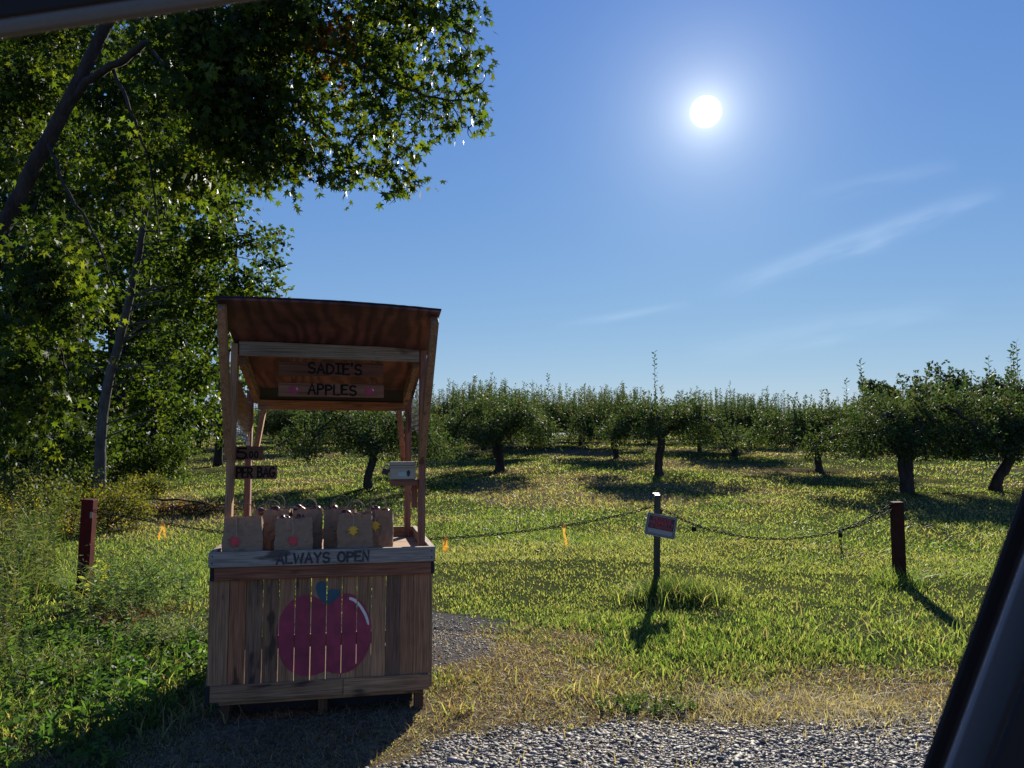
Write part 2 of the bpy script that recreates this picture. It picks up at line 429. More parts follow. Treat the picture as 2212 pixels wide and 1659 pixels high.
def grass_colour(x, y):
    n = len(x); d = zone_dry(x, y)[:, None]; k = (sstep(.36, .66, fbm(x, y, 61, 2.2)) * (.45 + .55 * sstep(6.5, 10.5, y)))[:, None]; j = RNG.random((n, 1)); j2 = RNG.random((n, 1))
    base = GRN * (1 - k) + YEL * k
    base = np.where(j < .22, DRK, base); base = np.where((j > .84), YEL * 1.2, base); base = np.where((j > .79) & (j < .84), STRAW, base)
    dryc = np.where(j2 < .25, RUST, STRAW * (.7 + .5 * j)); dryc = np.where(j2 > .8, YEL, dryc)
    pick = RNG.random((n, 1)) < d * .82
    return np.where(pick, dryc, base) * RNG.uniform(.75, 1.25, (n, 1))
def in_stand(x, y, m=0.0):
    ux, uy = .97778, .2096; dx, dy = x + 1.669, y - 4.29
    u = dx * ux + dy * uy; v = -dx * uy + dy * ux
    return (u > .02 - m) & (u < 1.23 + m) & (v > -.02 - m) & (v < 1.2 + m)
x, y = polar(300000, 2.6, 13.5, R(46), 1.35)
gk = zone_gravel(x, y); dk = zone_dry(x, y); tuft = fbm(x, y, 71, .35)
keep = (RNG.random(len(x)) > gk * 1.08) & (RNG.random(len(x)) < np.clip(.35 + .3 * dk + 1.9 * (tuft - .3), .25, 1)) & ~(in_stand(x, y) & (RNG.random(len(x)) < .8))
x, y = x[keep], y[keep]; tuft = tuft[keep]; dk = dk[keep]
left = sstep(-2.2, -3.2, x + (y - 5) * .12) * sstep(3.6, 4.6, y)
nearst = sstep(4.9, 4.3, y - (x + 1.1) * .2) * sstep(-2.3, -1.9, x) * sstep(.3, -.1, x)
h = RNG.uniform(.026, .064, len(x)) * (.4 + 1.2 * tuft) * (1 - .35 * sstep(8.5, 11, y)) * (1 - .62 * dk) * (1 + left * 1.3) * (1 - .45 * nearst) * np.where((np.abs(x / y + .555) < .09) & (y > 5.6) & (y < 7.9), .4, 1) * np.where((y > 7) & (x > -.575 * y), .6, 1)
blades('grass', x, y, h, RNG.uniform(.005, .0125, len(x)) * (1 - .35 * dk), grass_colour(x, y), .8 + .7 * dk)
x, y = polar(260000, 10, 95, R(44), 1.5)
dist = np.hypot(x, y)
keep = RNG.random(len(x)) < np.clip(.5 + 1.5 * (fbm(x, y, 75, .9) - .2), .3, 1); x, y, dist = x[keep], y[keep], dist[keep]
blades('grass', x, y, RNG.uniform(.025, .065, len(x)) * (.5 + fbm(x, y, 76, 1.7)) * (1 + dist * .008), .013 * np.clip(dist / 10, 1, 6) * RNG.uniform(.7, 1.3, len(x)), grass_colour(x, y) * 1.05, 1.1, True)
# taller tufts at the post feet, the stand's feet and along the gravel edge
tx, ty = [], []
for cx_, cy_, rr, k in ((1.55, 7.75, .42, 1100), (1.9, 7.7, .35, 500), (4.2, 8.5, .25, 320), (-4.6, 8.3, .4, 500), (2.4, 5.9, .6, 200), (3.2, 6.3, .7, 300), (-.30, 4.50, .1, 30), (.35, 4.75, .25, 60), (1.0, 5.2, .3, 60), (-2.2, 5.2, .7, 500), (-2.0, 4.4, .4, 180)):
    q = RNG.normal(0, .5, (k, 2)) * rr; tx.append(cx_ + q[:, 0]); ty.append(cy_ + q[:, 1])
x, y = np.concatenate(tx), np.concatenate(ty)
blades('tall_grass', x, y, RNG.uniform(.08, .22, len(x)) * np.where(y > 7, 1.1, .7), RNG.uniform(.006, .012, len(x)), grass_colour(x, y), 1.0)
q = RNG.normal(0, .5, (1500, 2)); x, y = 1.58 + q[:, 0] * .45, 7.74 + q[:, 1] * .3
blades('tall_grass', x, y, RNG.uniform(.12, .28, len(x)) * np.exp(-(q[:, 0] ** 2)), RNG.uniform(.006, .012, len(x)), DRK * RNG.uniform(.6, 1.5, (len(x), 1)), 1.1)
x = RNG.normal(1.8, .6, 4200); y = RNG.normal(4.55, .18, 4200)
blades('dry_straw', x, y, RNG.uniform(.03, .09, len(x)), RNG.uniform(.002, .005, len(x)), np.array([.36, .285, .19]) * RNG.uniform(.6, 1.2, (len(x), 1)), 1.85)
# sparse straw in the shade before the stand and over the gravel edge
x = RNG.uniform(-3.4, 4.8, 60000); y = RNG.uniform(2.0, 6.6, 60000)
pale = np.exp(-(((x - 1.75) / .6) ** 2 + ((y - 4.55) / .14) ** 2))
k = (RNG.random(60000) < .10 + .9 * zone_dry(x, y)) & (RNG.random(60000) < pale + .25 + .75 * sstep(.36, .60, fbm(x, y, 81, .5))) & (RNG.random(60000) < 1.05 - .86 * zone_gravel(x, y)); x, y = x[k], y[k]
blades('dry_straw', x, y, RNG.uniform(.02, .07, len(x)), RNG.uniform(.003, .006, len(x)), np.where(RNG.random((len(x), 1)) < .3, RUST, STRAW) * RNG.uniform(.45, 1.25, (len(x), 1)), 1.8)

# gravel chips
def stones(name, x, y, size, col):
    n = len(x)
    ph = (1 + 5 ** .5) / 2
    ico = np.array([(-1, ph, 0), (1, ph, 0), (-1, -ph, 0), (1, -ph, 0), (0, -1, ph), (0, 1, ph), (0, -1, -ph), (0, 1, -ph), (ph, 0, -1), (ph, 0, 1), (-ph, 0, -1), (-ph, 0, 1)]) / 1.9
    fi = np.array([(0, 11, 5), (0, 5, 1), (0, 1, 7), (0, 7, 10), (0, 10, 11), (1, 5, 9), (5, 11, 4), (11, 10, 2), (10, 7, 6), (7, 1, 8), (3, 9, 4), (3, 4, 2), (3, 2, 6), (3, 6, 8), (3, 8, 9), (4, 9, 5), (2, 4, 11), (6, 2, 10), (8, 6, 7), (9, 8, 1)])
    V = ico[None] * RNG.uniform(.7, 1.3, (n, 12, 1)) * np.stack([RNG.uniform(.8, 1.5, n), RNG.uniform(.6, 1.0, n), RNG.uniform(.22, .5, n)], -1)[:, None, :] * size[:, None, None] / 2
    az = RNG.uniform(0, 2 * np.pi, n); tl = RNG.normal(0, .28, n)
    ca, sa = np.cos(az)[:, None], np.sin(az)[:, None]; ct, st = np.cos(tl)[:, None], np.sin(tl)[:, None]
    x1 = V[..., 0] * ct - V[..., 2] * st; z1 = V[..., 0] * st + V[..., 2] * ct
    Vx = x1 * ca - V[..., 1] * sa; Vy = x1 * sa + V[..., 1] * ca
    Vf = np.stack([Vx + x[:, None], Vy + y[:, None], z1 + (zt(x, y) + size * .08)[:, None]], -1)
    f = (np.arange(n)[:, None, None] * 12 + fi[None]).reshape(-1, 3)
    m, g, b = mat('gravel_chip'); g.links.new(vcol(g), b.inputs['Base Color']); b.inputs['Roughness'].default_value = .65; b.inputs['Specular IOR Level'].default_value = .16
    o = link(name, mesh_np(name, Vf.reshape(-1, 3), [f], np.repeat(col, 12, 0)), m); tag(o, kind='stuff')
x = np.concatenate([RNG.uniform(-2.2, 3.4, 120000), RNG.normal(-.6, .42, 7000)]); y = np.concatenate([2.7 + RNG.random(120000) * 2.2, RNG.normal(6.25, .5, 7000)])
k = (RNG.random(len(x)) < zone_gravel(x, y) * .95 * np.clip(1.25 - 1.5 * np.clip(fbm(x, y, 91, .6) - .5, 0, 1), 0, 1)) & ~in_stand(x, y); x, y = x[k], y[k]
sz = (RNG.gamma(2.2, .0050, len(x)) + .005) * np.where(y > 5.4, .7, 1)
gcol = np.array([.205, .178, .142]) * RNG.uniform(.5, 1.45, (len(x), 1)) * (1 + RNG.normal(0, .04, (len(x), 3)))
stones('gravel', x, y, sz, np.clip(gcol, .02, .5))

# ------------------------------------------------------------------ foliage generators
MAPLE_A = np.array([0, 22, 50, 78, 108, 140, 180, 220, 252, 282, 310, 338]) * np.pi / 180
MAPLE_R = np.array([.58, .20, .52, .20, .40, .20, .33, .20, .40, .20, .52, .20])
MAPLE = np.stack([.42 + MAPLE_R * np.cos(MAPLE_A), MAPLE_R * np.sin(MAPLE_A)], -1)
OVAL = np.array([(0, 0), (.3, -.24), (.7, -.22), (1, 0), (.7, .22), (.3, .24)])
DIAM = np.array([(0, 0), (.45, -.26), (1, 0), (.45, .26)])
def leaves(pos, dirv, size, col, tpl, flat=.6, rng=RNG):
    """returns verts, face index array, colours"""
    n = len(pos); k = len(tpl)
    d = dirv / (np.linalg.norm(dirv, axis=1, keepdims=True) + 1e-9)
    up = rng.normal(0, 1, (n, 3)) * (1 - flat) + np.array([0, 0, 1.0]) * flat
    nz = up - d * np.sum(up * d, 1, keepdims=True); nz /= (np.linalg.norm(nz, axis=1, keepdims=True) + 1e-9)
    sd = np.cross(nz, d)
    px = tpl[:, 0][None, :, None]; py = tpl[:, 1][None, :, None]
    curl = rng.uniform(.05, .5, (n, 1, 1))
    V = pos[:, None, :] + size[:, None, None] * (d[:, None, :] * px + sd[:, None, :] * py - nz[:, None, :] * (np.abs(py) * curl + px * px * curl * .5))
    f = np.arange(n * k).reshape(n, k)
    return V.reshape(-1, 3), f, np.repeat(col, k, 0)
def unit(n, rng=RNG):
    q = rng.normal(0, 1, (n, 3)); return q / np.linalg.norm(q, axis=1, keepdims=True)
def clump_leaves(centres, radii, nspray, nleaf, size, cols, spread=1.0, droop=.35, rng=RNG, spray_len=.35, squash=.8, shell=.45, weights=None):
    """sprays of leaves in and around clump spheres; returns pos, dir, size, col"""
    ps, ds, ss, cs = [], [], [], []
    for i, (c, r) in enumerate(zip(centres, radii)):
        m = int(nspray * (weights[i] if weights is not None else 1))
        if m < 1: continue
        u = unit(m, rng); rad = r * (shell + (1 - shell) * rng.random((m, 1))) * rng.uniform(.5, 1.1, (m, 1))
        o = c + u * rad * np.array([1, 1, squash])
        dr = u + rng.normal(0, .6, (m, 3)) + np.array([0, 0, -droop]); dr /= np.linalg.norm(dr, axis=1, keepdims=True)
        base = np.array(cols)[rng.integers(0, len(cols), m)] * rng.uniform(.75, 1.3, (m, 1))
        t = rng.random((m, nleaf, 1)) * spray_len * r ** .5
        p = o[:, None, :] + dr[:, None, :] * t + rng.normal(0, .06 * spread, (m, nleaf, 3))
        dv = dr[:, None, :] * .6 + unit(m * nleaf, rng).reshape(m, nleaf, 3) + np.array([0, 0, -droop])
        ps.append(p.reshape(-1, 3)); ds.append(dv.reshape(-1, 3))
        ss.append(size * rng.uniform(.55, 1.25, m * nleaf)); cs.append(np.repeat(base, nleaf, 0) * rng.uniform(.85, 1.15, (m * nleaf, 1)))
    return np.concatenate(ps), np.concatenate(ds), np.concatenate(ss), np.concatenate(cs)
def limb(mb, pts, r0, r1, sides=8, amp=.02, k=5):
    pts = smooth_path(pts, k); pts = [pts[0]] + wob(pts[1:-1], amp) + [pts[-1]]
    n = len(pts); rad = [r0 + (r1 - r0) * (i / (n - 1)) for i in range(n)]
    mb.tube(pts, rad, sides); return pts

# ------------------------------------------------------------------ near maple leaning in from the left
mroot_w = np.array([-9.0, 10.6, 0.0]); mroot_w[2] = float(zt(mroot_w[0], mroot_w[1])) - .05
t = empty('maple_tree', mroot_w)
tag(t, 'big maple with leaning forked trunk at the left, its lobed leaves overhanging the blue sky', 'tree')
def loc(u, v, s): return P(u, v, s) - mroot_w
mb = MB()
tr = [(0, 0, 0), (.35, .05, .9), loc(-190, 860, 11), loc(-70, 650, 11), loc(0, 500, 11), loc(55, 400, 11), loc(105, 300, 11), loc(160, 200, 11), loc(212, 90, 11), loc(245, 20, 11), loc(262, -120, 11.2), loc(280, -330, 11.4)]
pts = smooth_path(tr, 5); pts = wob(pts, .012)
rad = np.interp(np.arange(len(pts)), [0, 5, 10, 20, 35, 45, 55], [.26, .17, .135, .108, .092, .075, .05])
mb.tube(pts, list(rad), 12)
limb(mb, [loc(140, 235, 11), loc(190, 175, 10.9), loc(255, 135, 10.8), loc(325, 88, 10.7), loc(430, 45, 10.5), loc(560, 0, 10.3)], .066, .03, 8)
limb(mb, [loc(400, 60, 10.55), loc(520, 70, 10.3), loc(650, 95, 10), loc(760, 130, 9.9), loc(860, 185, 9.8), loc(960, 215, 9.7), loc(1020, 215, 9.6)], .04, .006, 6)
limb(mb, [loc(420, 50, 10.5), loc(500, 110, 10.2), loc(600, 185, 10), loc(680, 260, 9.9), loc(740, 330, 9.8), loc(830, 380, 9.8)], .032, .005, 6)
limb(mb, [loc(245, 20, 11), loc(420, -60, 10.6), loc(640, -60, 10.3), loc(820, -20, 10), loc(960, 40, 9.8), loc(1010, 110, 9.7)], .06, .006, 6)
limb(mb, [loc(600, 185, 10), loc(640, 280, 9.9), loc(700, 360, 9.9), loc(780, 385, 9.8)], .014, .004, 5)
limb(mb, [loc(245, 150, 10.9), loc(290, 260, 10.6), loc(330, 380, 10.4), loc(340, 520, 10.2)], .03, .006, 6)
limb(mb, [loc(100, 300, 11), loc(150, 420, 10.5), loc(210, 520, 10.2), loc(250, 640, 10)], .03, .006, 6)
limb(mb, [loc(0, 500, 11), loc(60, 620, 10.6), loc(120, 720, 10.2), loc(150, 830, 10)], .03, .006, 6)
limb(mb, [loc(330, 110, 10.7), loc(420, 220, 10.4), loc(480, 330, 10.3)], .025, .005, 6)
CL = [(1000, 10, 62, .8), (1010, 70, 34, .6), (990, 128, 52, .8), (1040, 190, 34, .6), (990, 232, 48, .9), (1020, 280, 24, .6), (950, 265, 32, .6), (905, 40, 75, 1), (880, 135, 70, 1), (925, 190, 46, .9), (880, 255, 40, .8), (800, 40, 85, 1), (790, 140, 75, 1.1),
      (820, 230, 62, .9), (862, 310, 46, 1), (875, 372, 36, .9), (850, 418, 26, .7), (790, 300, 48, .7), (760, 345, 40, .6), (820, 360, 40, .8), (690, 50, 95, 1.3), (685, 160, 85, 1.2), (700, 255, 70, 1), (690, 345, 44, .9), (740, 385, 26, .6), (650, 385, 30, .8), (640, 330, 50, .9), (590, 50, 105, 1.5),
      (575, 170, 95, 1.4), (590, 270, 75, 1.2), (560, 345, 55, 1), (480, 70, 115, 1.6), (470, 190, 110, 1.5), (500, 290, 90, 1.3), (370, 110, 120, 1.6), (370, 230, 115, 1.4), (410, 330, 95, 1.3), (250, 190, 90, .8),
      (70, 160, 120, 1.4), (-20, 240, 110, 1.2), (30, 330, 70, .6), (280, 320, 85, 1.0), (230, 400, 85, 1.1), (160, 500, 75, 1.2), (100, 560, 90, 1.3), (30, 660, 100, 1.2), (130, 650, 80, 1.1),
      (60, 770, 90, 1.1), (125, 760, 65, .9), (30, 870, 85, 1), (95, 880, 60, .6), (600, -60, 130, 1), (850, -70, 120, 1), (330, -50, 140, 1), (80, 20, 120, 1)]
cen, rd, wt = [], [], []
for (u, v, r, wgt) in CL:
    s = 10.3 + random.uniform(-.9, .9) - (.4 if u > 600 else 0)
    if v < 560 and u < 400: s = 12.6 + random.uniform(-.7, 1.0)       # behind the leaning trunk
    cen.append(loc(u, v, s)); rd.append(r / FPX * s); wt.append(wgt * (r / 70.0) ** 2 * (.74 * random.uniform(.4, 1.35) if u > 560 else .9 if u > 340 else 1.0))
# twigs out to each clump
for c_, r_ in zip(cen, rd):
    for _ in range(4):
        q = c_ + unit(1)[0] * r_ * 1.0
        limb(mb, [c_ + np.array([-.35 * r_, 0, .2 * r_]), (c_ + q) / 2 + unit(1)[0] * .05, q], .009, .002, 4, .01, 3)
mb.build('trunk', BARK, t, True)
GR = [(.042, .076, .016), (.032, .058, .015), (.060, .098, .018), (.085, .115, .020), (.024, .042, .014), (.019, .033, .013)]
p_, d_, s_, c_ = clump_leaves(cen, rd, 62, 8, .145, GR, droop=.7, weights=wt, shell=.05, spray_len=.62)
aut = (np.linalg.norm(p_ - loc(725, 110, 10), axis=1) < .42) | (np.linalg.norm(p_ - loc(690, 300, 10), axis=1) < .22)
c_[aut & (RNG.random(len(c_)) < .6)] = np.array([.17, .08, .025])
V, f, c2 = leaves(p_, d_, s_, c_, MAPLE, .45)
link('crown', mesh_np('maple_crown', V, [f], c2), LEAF, t)

# ------------------------------------------------------------------ pale-trunked tree and the wood behind it
def px_tree(name, label, base, s, trunk_px, r0, clumps, tpl, lsize, cols, nspray=60, nleaf=8, barkm=BARK, extra=(), depth=1.0, flat=.5, droop=.3, cat='tree', group=None):
    bw = P(base[0], base[1], s); bw[2] = float(zt(bw[0], bw[1])) - .05
    t = empty(name, bw); tag(t, label, cat, group)
    L = lambda u, v, s2=s: P(u, v, s2) - bw
    mb = MB(); pts = smooth_path([(0, 0, 0)] + [L(*q) for q in trunk_px], 5)
    pts = wob(pts, .01); n = len(pts); mb.tube(pts, [r0 * (1.15 - .85 * (i / (n - 1)) ** 1.2) * (1.25 if i == 0 else 1) for i in range(n)], 10)
    cen, rd, wt = [], [], []
    for (u, v, r, wg) in clumps:
        s2 = s + random.uniform(-depth, depth); c = L(u, v, s2); cen.append(c); rd.append(r / FPX * s2); wt.append(wg * (r / 70.) ** 2)
        j = min(range(n), key=lambda i: np.linalg.norm(np.array(pts[i]) - c + np.array([0, 0, .5])))
        a_ = np.array(pts[j]); limb(mb, [a_, a_ * .5 + c * .5 + np.array([0, 0, .15]), c], max(.012, r0 * .22), .006, 5, .03, 4)
        for _ in range(2):
            q = c + unit(1)[0] * rd[-1] * .8; limb(mb, [c, (c + q) / 2 + unit(1)[0] * .06, q], .008, .003, 4, .01, 3)
    for e in extra: limb(mb, [L(*q) for q in e[0]], e[1], e[1] * .4, 6, .02)
    mb.build('trunk', barkm, t, True)
    p_, d_, s_, c_ = clump_leaves(cen, rd, nspray, nleaf, lsize, cols, droop=droop, weights=wt, shell=.15, spray_len=.32)
    V, f, c2 = leaves(p_, d_, s_, c_, tpl, flat)
    link('crown', mesh_np(name + '_crown', V, [f], c2), LEAF, t); return t
GR2 = [(.032, .062, .016), (.024, .046, .014), (.046, .082, .018), (.066, .100, .020), (.020, .036, .013)]
px_tree('pale_trunk_tree', 'tree with a pale grey bare trunk rising between bushes left of the stand', (217, 1100), 16,
        [(217, 990), (222, 900), (240, 800), (262, 720), (285, 620), (303, 530), (315, 450), (330, 330), (350, 220)], .105,
        [(350, 330, 90, 1), (420, 400, 90, 1.2), (490, 440, 60, 1), (450, 520, 90, 1.2), (545, 520, 48, .9), (600, 520, 36, .8), (575, 570, 44, .9), (595, 625, 38, .8), (530, 610, 60, 1.1), (430, 620, 90, 1.2), (385, 560, 70, 1), (465, 700, 70, 1), (390, 720, 70, 1),
         (430, 800, 70, 1), (375, 820, 60, .9), (440, 880, 55, .9), (385, 910, 45, .8), (385, 660, 60, .7), (530, 665, 55, .8), (290, 330, 60, .7), (560, 380, 40, .5), (500, 370, 60, .9)], DIAM * np.array([1, 1.35]), .115, GR2, 80, 8, BARK_GREY,
        extra=[([(262, 740), (300, 705), (380, 690), (450, 735)], .03), ([(240, 810), (200, 790), (150, 780)], .025), ([(250, 780), (330, 800), (400, 780)], .02)], depth=1.3)
def wood_tree(name, label, u, s, top, r0, wpx, seed, lsize=.17, n=26, low=980):
    rs = random.Random(seed); cl_ = []
    for i in range(n):
        f = (i + rs.random()) / n; v = low + (top - low) * f; ww = wpx * (1.0 if f < .75 else 1 - (f - .75) * 2.2) * rs.uniform(.3, 1)
        cl_.append((u + rs.uniform(-ww, ww), v, rs.uniform(50, 85), 1.0))
    lean_ = rs.uniform(-.08, .1)
    tp = [(u + lean_ * (1000 - v), v) for v in (900, 700, 500, 300, 150)]
    return px_tree(name, label, (u, 1010), s, [q for q in tp if q[1] > top], r0, cl_, DIAM * np.array([1, 1.3]), lsize, GR2, 34, 8, BARK, depth=2.2, group='trees of the wood at the left')
wood_tree('woodland_tree', 'dark leafy tree of the wood at the far left edge of the view', -70, 20, -150, .17, 110, 1)
wood_tree('woodland_tree', 'bushy tree of the wood just left of the pale grey trunk, leafy to the ground', 165, 20.5, 250, .10, 70, 8, .15, 24, 1010)
wood_tree('woodland_tree', 'low leafy tree filling the gap right of the pale grey trunk', 330, 22, 520, .09, 75, 9, .17, 22, 985)
wood_tree('woodland_tree', 'dense tree of the wood left of the pale grey trunk, with a dark upright trunk', 110, 21.5, -100, .12, 100, 2)
wood_tree('woodland_tree', 'tall tree of the wood directly behind the pale grey trunk', 250, 24, -50, .16, 110, 3, .19)
wood_tree('woodland_tree', 'tree of the wood right of the pale grey trunk, drooping towards the stand', 375, 27, 120, .16, 95, 4, .2)
wood_tree('woodland_tree', 'tree of the wood nearest the left side of the stand roof', 470, 31, 330, .15, 70, 5, .22, 18, 930)
for u_, sd_ in ((-150, 11), (20, 12), (140, 13), (250, 14), (345, 15), (90, 16)):
    wood_tree('woodland_tree', 'shadowy tree deep in the wood, seen only through gaps in nearer leaves', u_, 36, 60, .18, 115, sd_, .34, 30)

# bushes along the wood's edge
def bush(name, label, u, v, s, r, cols, n=55, lsize=.07, tpl=DIAM, hgt=1.0, cat='bush'):
    bw, _ = hit(u, v); bw = P(u, v, s); bw[2] = float(zt(bw[0], bw[1])) - .02
    t = empty(name, bw); tag(t, label, cat)
    rs = random.Random(int(u * 7 + v)); mb = MB(); cen, rd = [], []
    for i in range(11):
        a_ = rs.uniform(0, 6.28); q = rs.random() ** .5 * r; z = r * hgt * rs.uniform(.35, 1.25) * (1 - .35 * q / r)
        c = np.array([q * math.cos(a_), q * math.sin(a_), z]); cen.append(c); rd.append(r * rs.uniform(.3, .5))
        limb(mb, [(0.1 * c[0], .1 * c[1], 0), c * .5 + np.array([0, 0, .1 * r]), c], .012, .004, 5, .02, 4)
    mb.build('stem', BARK, t)
    p_, d_, s_, c_ = clump_leaves(cen, rd, n, 8, lsize, cols, droop=.1, shell=.15, spray_len=.3)
    p_[:, 2] = np.abs(p_[:, 2])
    V, f, c2 = leaves(p_, d_, s_, c_, tpl, .4); link('foliage', mesh_np(name, V, [f], c2), LEAF, t); return t
OL = [(.07, .085, .035), (.055, .075, .03), (.09, .10, .03), (.04, .06, .022)]
bush('bush', 'rounded bush with small yellowing leaves at the foot of the pale grey trunk', 235, 1085, 13.5, .75, OL + [(.16, .14, .03)], 60, .055)
bush('bush', 'large grey-green shrub at the left edge below the maple leaves', 20, 1120, 11, 1.0, [(.075, .09, .045), (.06, .08, .035), (.05, .07, .03)], 75, .06, hgt=1.1)
bush('bush', 'dark shrub between the left-edge shrub and the bush by the trunk', 120, 1090, 13, .85, [(.03, .05, .018), (.04, .06, .02)], 60, .065)
bush('bush', 'low bush behind the red post where the wood meets the mown grass', 330, 1060, 19, .6, OL, 40, .06, hgt=.7)
bush('bush', 'tall dark undergrowth shrub under the wood behind the bushes', 60, 1060, 17, 1.6, [(.03, .055, .018), (.04, .07, .02)], 80, .10, hgt=1.2)
bush('bush', 'broad dark undergrowth shrub right of the pale trunk at the wood edge', 300, 1030, 22, 1.5, [(.03, .055, .018), (.045, .075, .02)], 80, .10, hgt=.9)

# heap of cut branches
bw = P(395, 1062, 15.5); bw[2] = float(zt(bw[0], bw[1]))
t = empty('brush_pile', bw); tag(t, 'low heap of cut branches and dead leaves on the grass left of the stand', 'brush pile')
mb = MB()
for i in range(60):
    c = np.array([random.uniform(-.85, .85), random.uniform(-.3, .3), random.uniform(.03, .25)]); d = unit(1)[0] * np.array([.5, .3, .12])
    limb(mb, [c - d, c + unit(1)[0] * .05, c + d], random.uniform(.006, .014), .003, 4, .02, 3)
limb(mb, [(-.95, -.1, .32), (-.2, -.15, .30), (.5, -.1, .22), (.95, 0, .18)], .025, .012, 6)
mb.build('branches', BARK, t)
n = 1500; p_ = RNG.normal(0, 1, (n, 3)) * np.array([.5, .18, .07]) + np.array([0, 0, .13])
V, f, c2 = leaves(p_, unit(n), RNG.uniform(.04, .08, n), np.array([.12, .085, .06]) * RNG.uniform(.4, 1.5, (n, 1)), DIAM, .3)
link('dead_leaves', mesh_np('dead_leaves', V, [f], c2), LEAF, t)

# tall weeds in the left corner (stuff) and single plants one can pick out
def weed_geo(n, px, py, h0, h1, cols, lsz, leafn=16, seed=3, arch=.25):
    rng = np.random.default_rng(seed); ps, ds, ss, cs = [], [], [], []; sv, sf, scol = [], [], []
    for i in range(n):
        h = rng.uniform(h0, h1); b0 = np.array([px[i], py[i], float(zt(px[i], py[i]))]); a_ = rng.uniform(0, 6.28); ar = h * arch * rng.uniform(.2, 1.6)
        tt = np.linspace(.1, 1, leafn)[:, None]; dirv = np.array([math.cos(a_), math.sin(a_), 0])
        pts = b0 + np.array([0, 0, 1]) * h * (tt - .25 * arch * tt ** 2) + dirv * ar * tt ** 2
        col = np.array(cols)[rng.integers(0, len(cols))] * rng.uniform(.75, 1.3)
        th = rng.uniform(0, 6.28, leafn); ld = np.stack([np.cos(th), np.sin(th), rng.uniform(-.1, .9, leafn)], -1)
        ps.append(pts); ds.append(ld); ss.append(lsz * rng.uniform(.6, 1.2, leafn) * (1.25 - .7 * tt[:, 0])); cs.append(np.tile(col, (leafn, 1)))
        pw = np.array([-math.sin(a_), math.cos(a_), 0]) * .003
        o = len(sv); k = pts[::5]
        for q in k: sv += [q - pw, q + pw]
        for j in range(len(k) - 1): sf.append((o + 2 * j, o + 2 * j + 1, o + 2 * j + 3, o + 2 * j + 2))
        scol += [col * .8] * (2 * len(k))
    return np.concatenate(ps), np.concatenate(ds), np.concatenate(ss), np.concatenate(cs), np.array(sv), np.array(sf), np.array(scol)
WG = [(.060, .092, .03), (.045, .075, .025), (.078, .10, .036), (.075, .088, .045), (.12, .115, .055)]
NARROW = np.array([(0, 0), (.4, -.09), (1, 0), (.4, .09)])
def weeds(name, n, xr, yr, h0, h1, lsz, seed, cols=WG, tpl=NARROW, leafn=18, cond=None):
    rng = np.random.default_rng(seed); x = rng.uniform(*xr, n); y = rng.uniform(*yr, n)
    if cond is not None: k = cond(x, y); x, y = x[k], y[k]
    p_, d_, s_, c_, sv, sf, scol = weed_geo(len(x), x, y, h0, h1, cols, lsz, leafn, seed)
    V, f, c2 = leaves(p_, d_, s_, c_, tpl, .5)
    me = mesh_np(name, np.concatenate([V, sv]), [f, sf + len(V)], np.concatenate([c2, scol])); o = link(name, me, GRASS); tag(o, kind='stuff')
weeds('weeds', 3600, (-9.5, -3.0), (6.0, 12.5), .40, .95, .105, 5, leafn=22, cond=lambda x, y: (x < -.575 * y - .1 + .5 * (fbm(x, y, 97, 1.0) - .5)) & ~((np.abs(x / y + .555) < .07) & (y < 7.9)))
weeds('weeds', 700, (-4.8, -2.3), (4.7, 7.2), .14, .42, .085, 6, cond=lambda x, y: (x < -2.45 - (y - 4.7) * .35) & ~((np.abs(x / y + .555) < .08) & (y > 5.2)))
weeds('broadleaf_weeds', 900, (-4.4, -1.9), (3.7, 6.4), .06, .2, .075, 8, cols=[(.05, .10, .024), (.07, .125, .028), (.04, .08, .026)], tpl=OVAL * np.array([1, .8]), leafn=7)
weeds('clover', 1500, (-.3, 2.2), (4.2, 5.0), .03, .08, .03, 9, cols=[(.040, .075, .022), (.055, .09, .028)], tpl=OVAL, leafn=6, cond=lambda x, y: np.hypot((x - .8) / .42, (y - 4.58) / .2) < .75 + .5 * (fbm(x, y, 95, .2) - .5))
def plant(name, label, u, v, s, n, h0, h1, lsz, cols, spread, seed, arch=.4, leafn=20, flower=None, tpl=NARROW, cat='plant'):
    bw = P(u, v, s); z0 = float(zt(bw[0], bw[1])); bw[2] = z0
    t = empty(name, bw); tag(t, label, cat)
    rng = np.random.default_rng(seed); x = bw[0] + rng.normal(0, spread, n); y = bw[1] + rng.normal(0, spread, n)
    p_, d_, s_, c_, sv, sf, scol = weed_geo(n, x, y, h0, h1, cols, lsz, leafn, seed, arch)
    link('stems', mesh_np(name, sv - bw, [sf], scol), GRASS, t)['kind'] = 'stuff'
    V, f, c2 = leaves(p_ - bw, d_, s_, c_, tpl, .5); link('leaves', mesh_np(name, V, [f], c2), GRASS, t)
    if flower is not None:
        tips = p_.reshape(n, leafn, 3)[:, -1]; m = 24
        q = (tips[:, None, :] + rng.normal(0, .035, (n, m, 3)) * np.array([1.6, 1.6, 1])).reshape(-1, 3) - bw
        V, f, c2 = leaves(q, unit(len(q)), rng.uniform(.012, .022, len(q)), np.array(flower) * rng.uniform(.7, 1.2, (len(q), 1)), DIAM, .3)
        link('flowers', mesh_np(name, V, [f], c2), GRASS, t)['kind'] = 'stuff'
    return t
YF = (.36, .26, .03)
plant('goldenrod', 'goldenrod with yellow flower plumes at the far left edge, nearest the camera', 40, 1250, 9.0, 9, .75, 1.0, .07, WG, .16, 21, .3, 20, YF)
plant('goldenrod', 'goldenrod in yellow flower between the shrubs, above the brown dry grass', 160, 1150, 11.5, 8, .7, .95, .07, WG, .16, 22, .3, 20, YF)
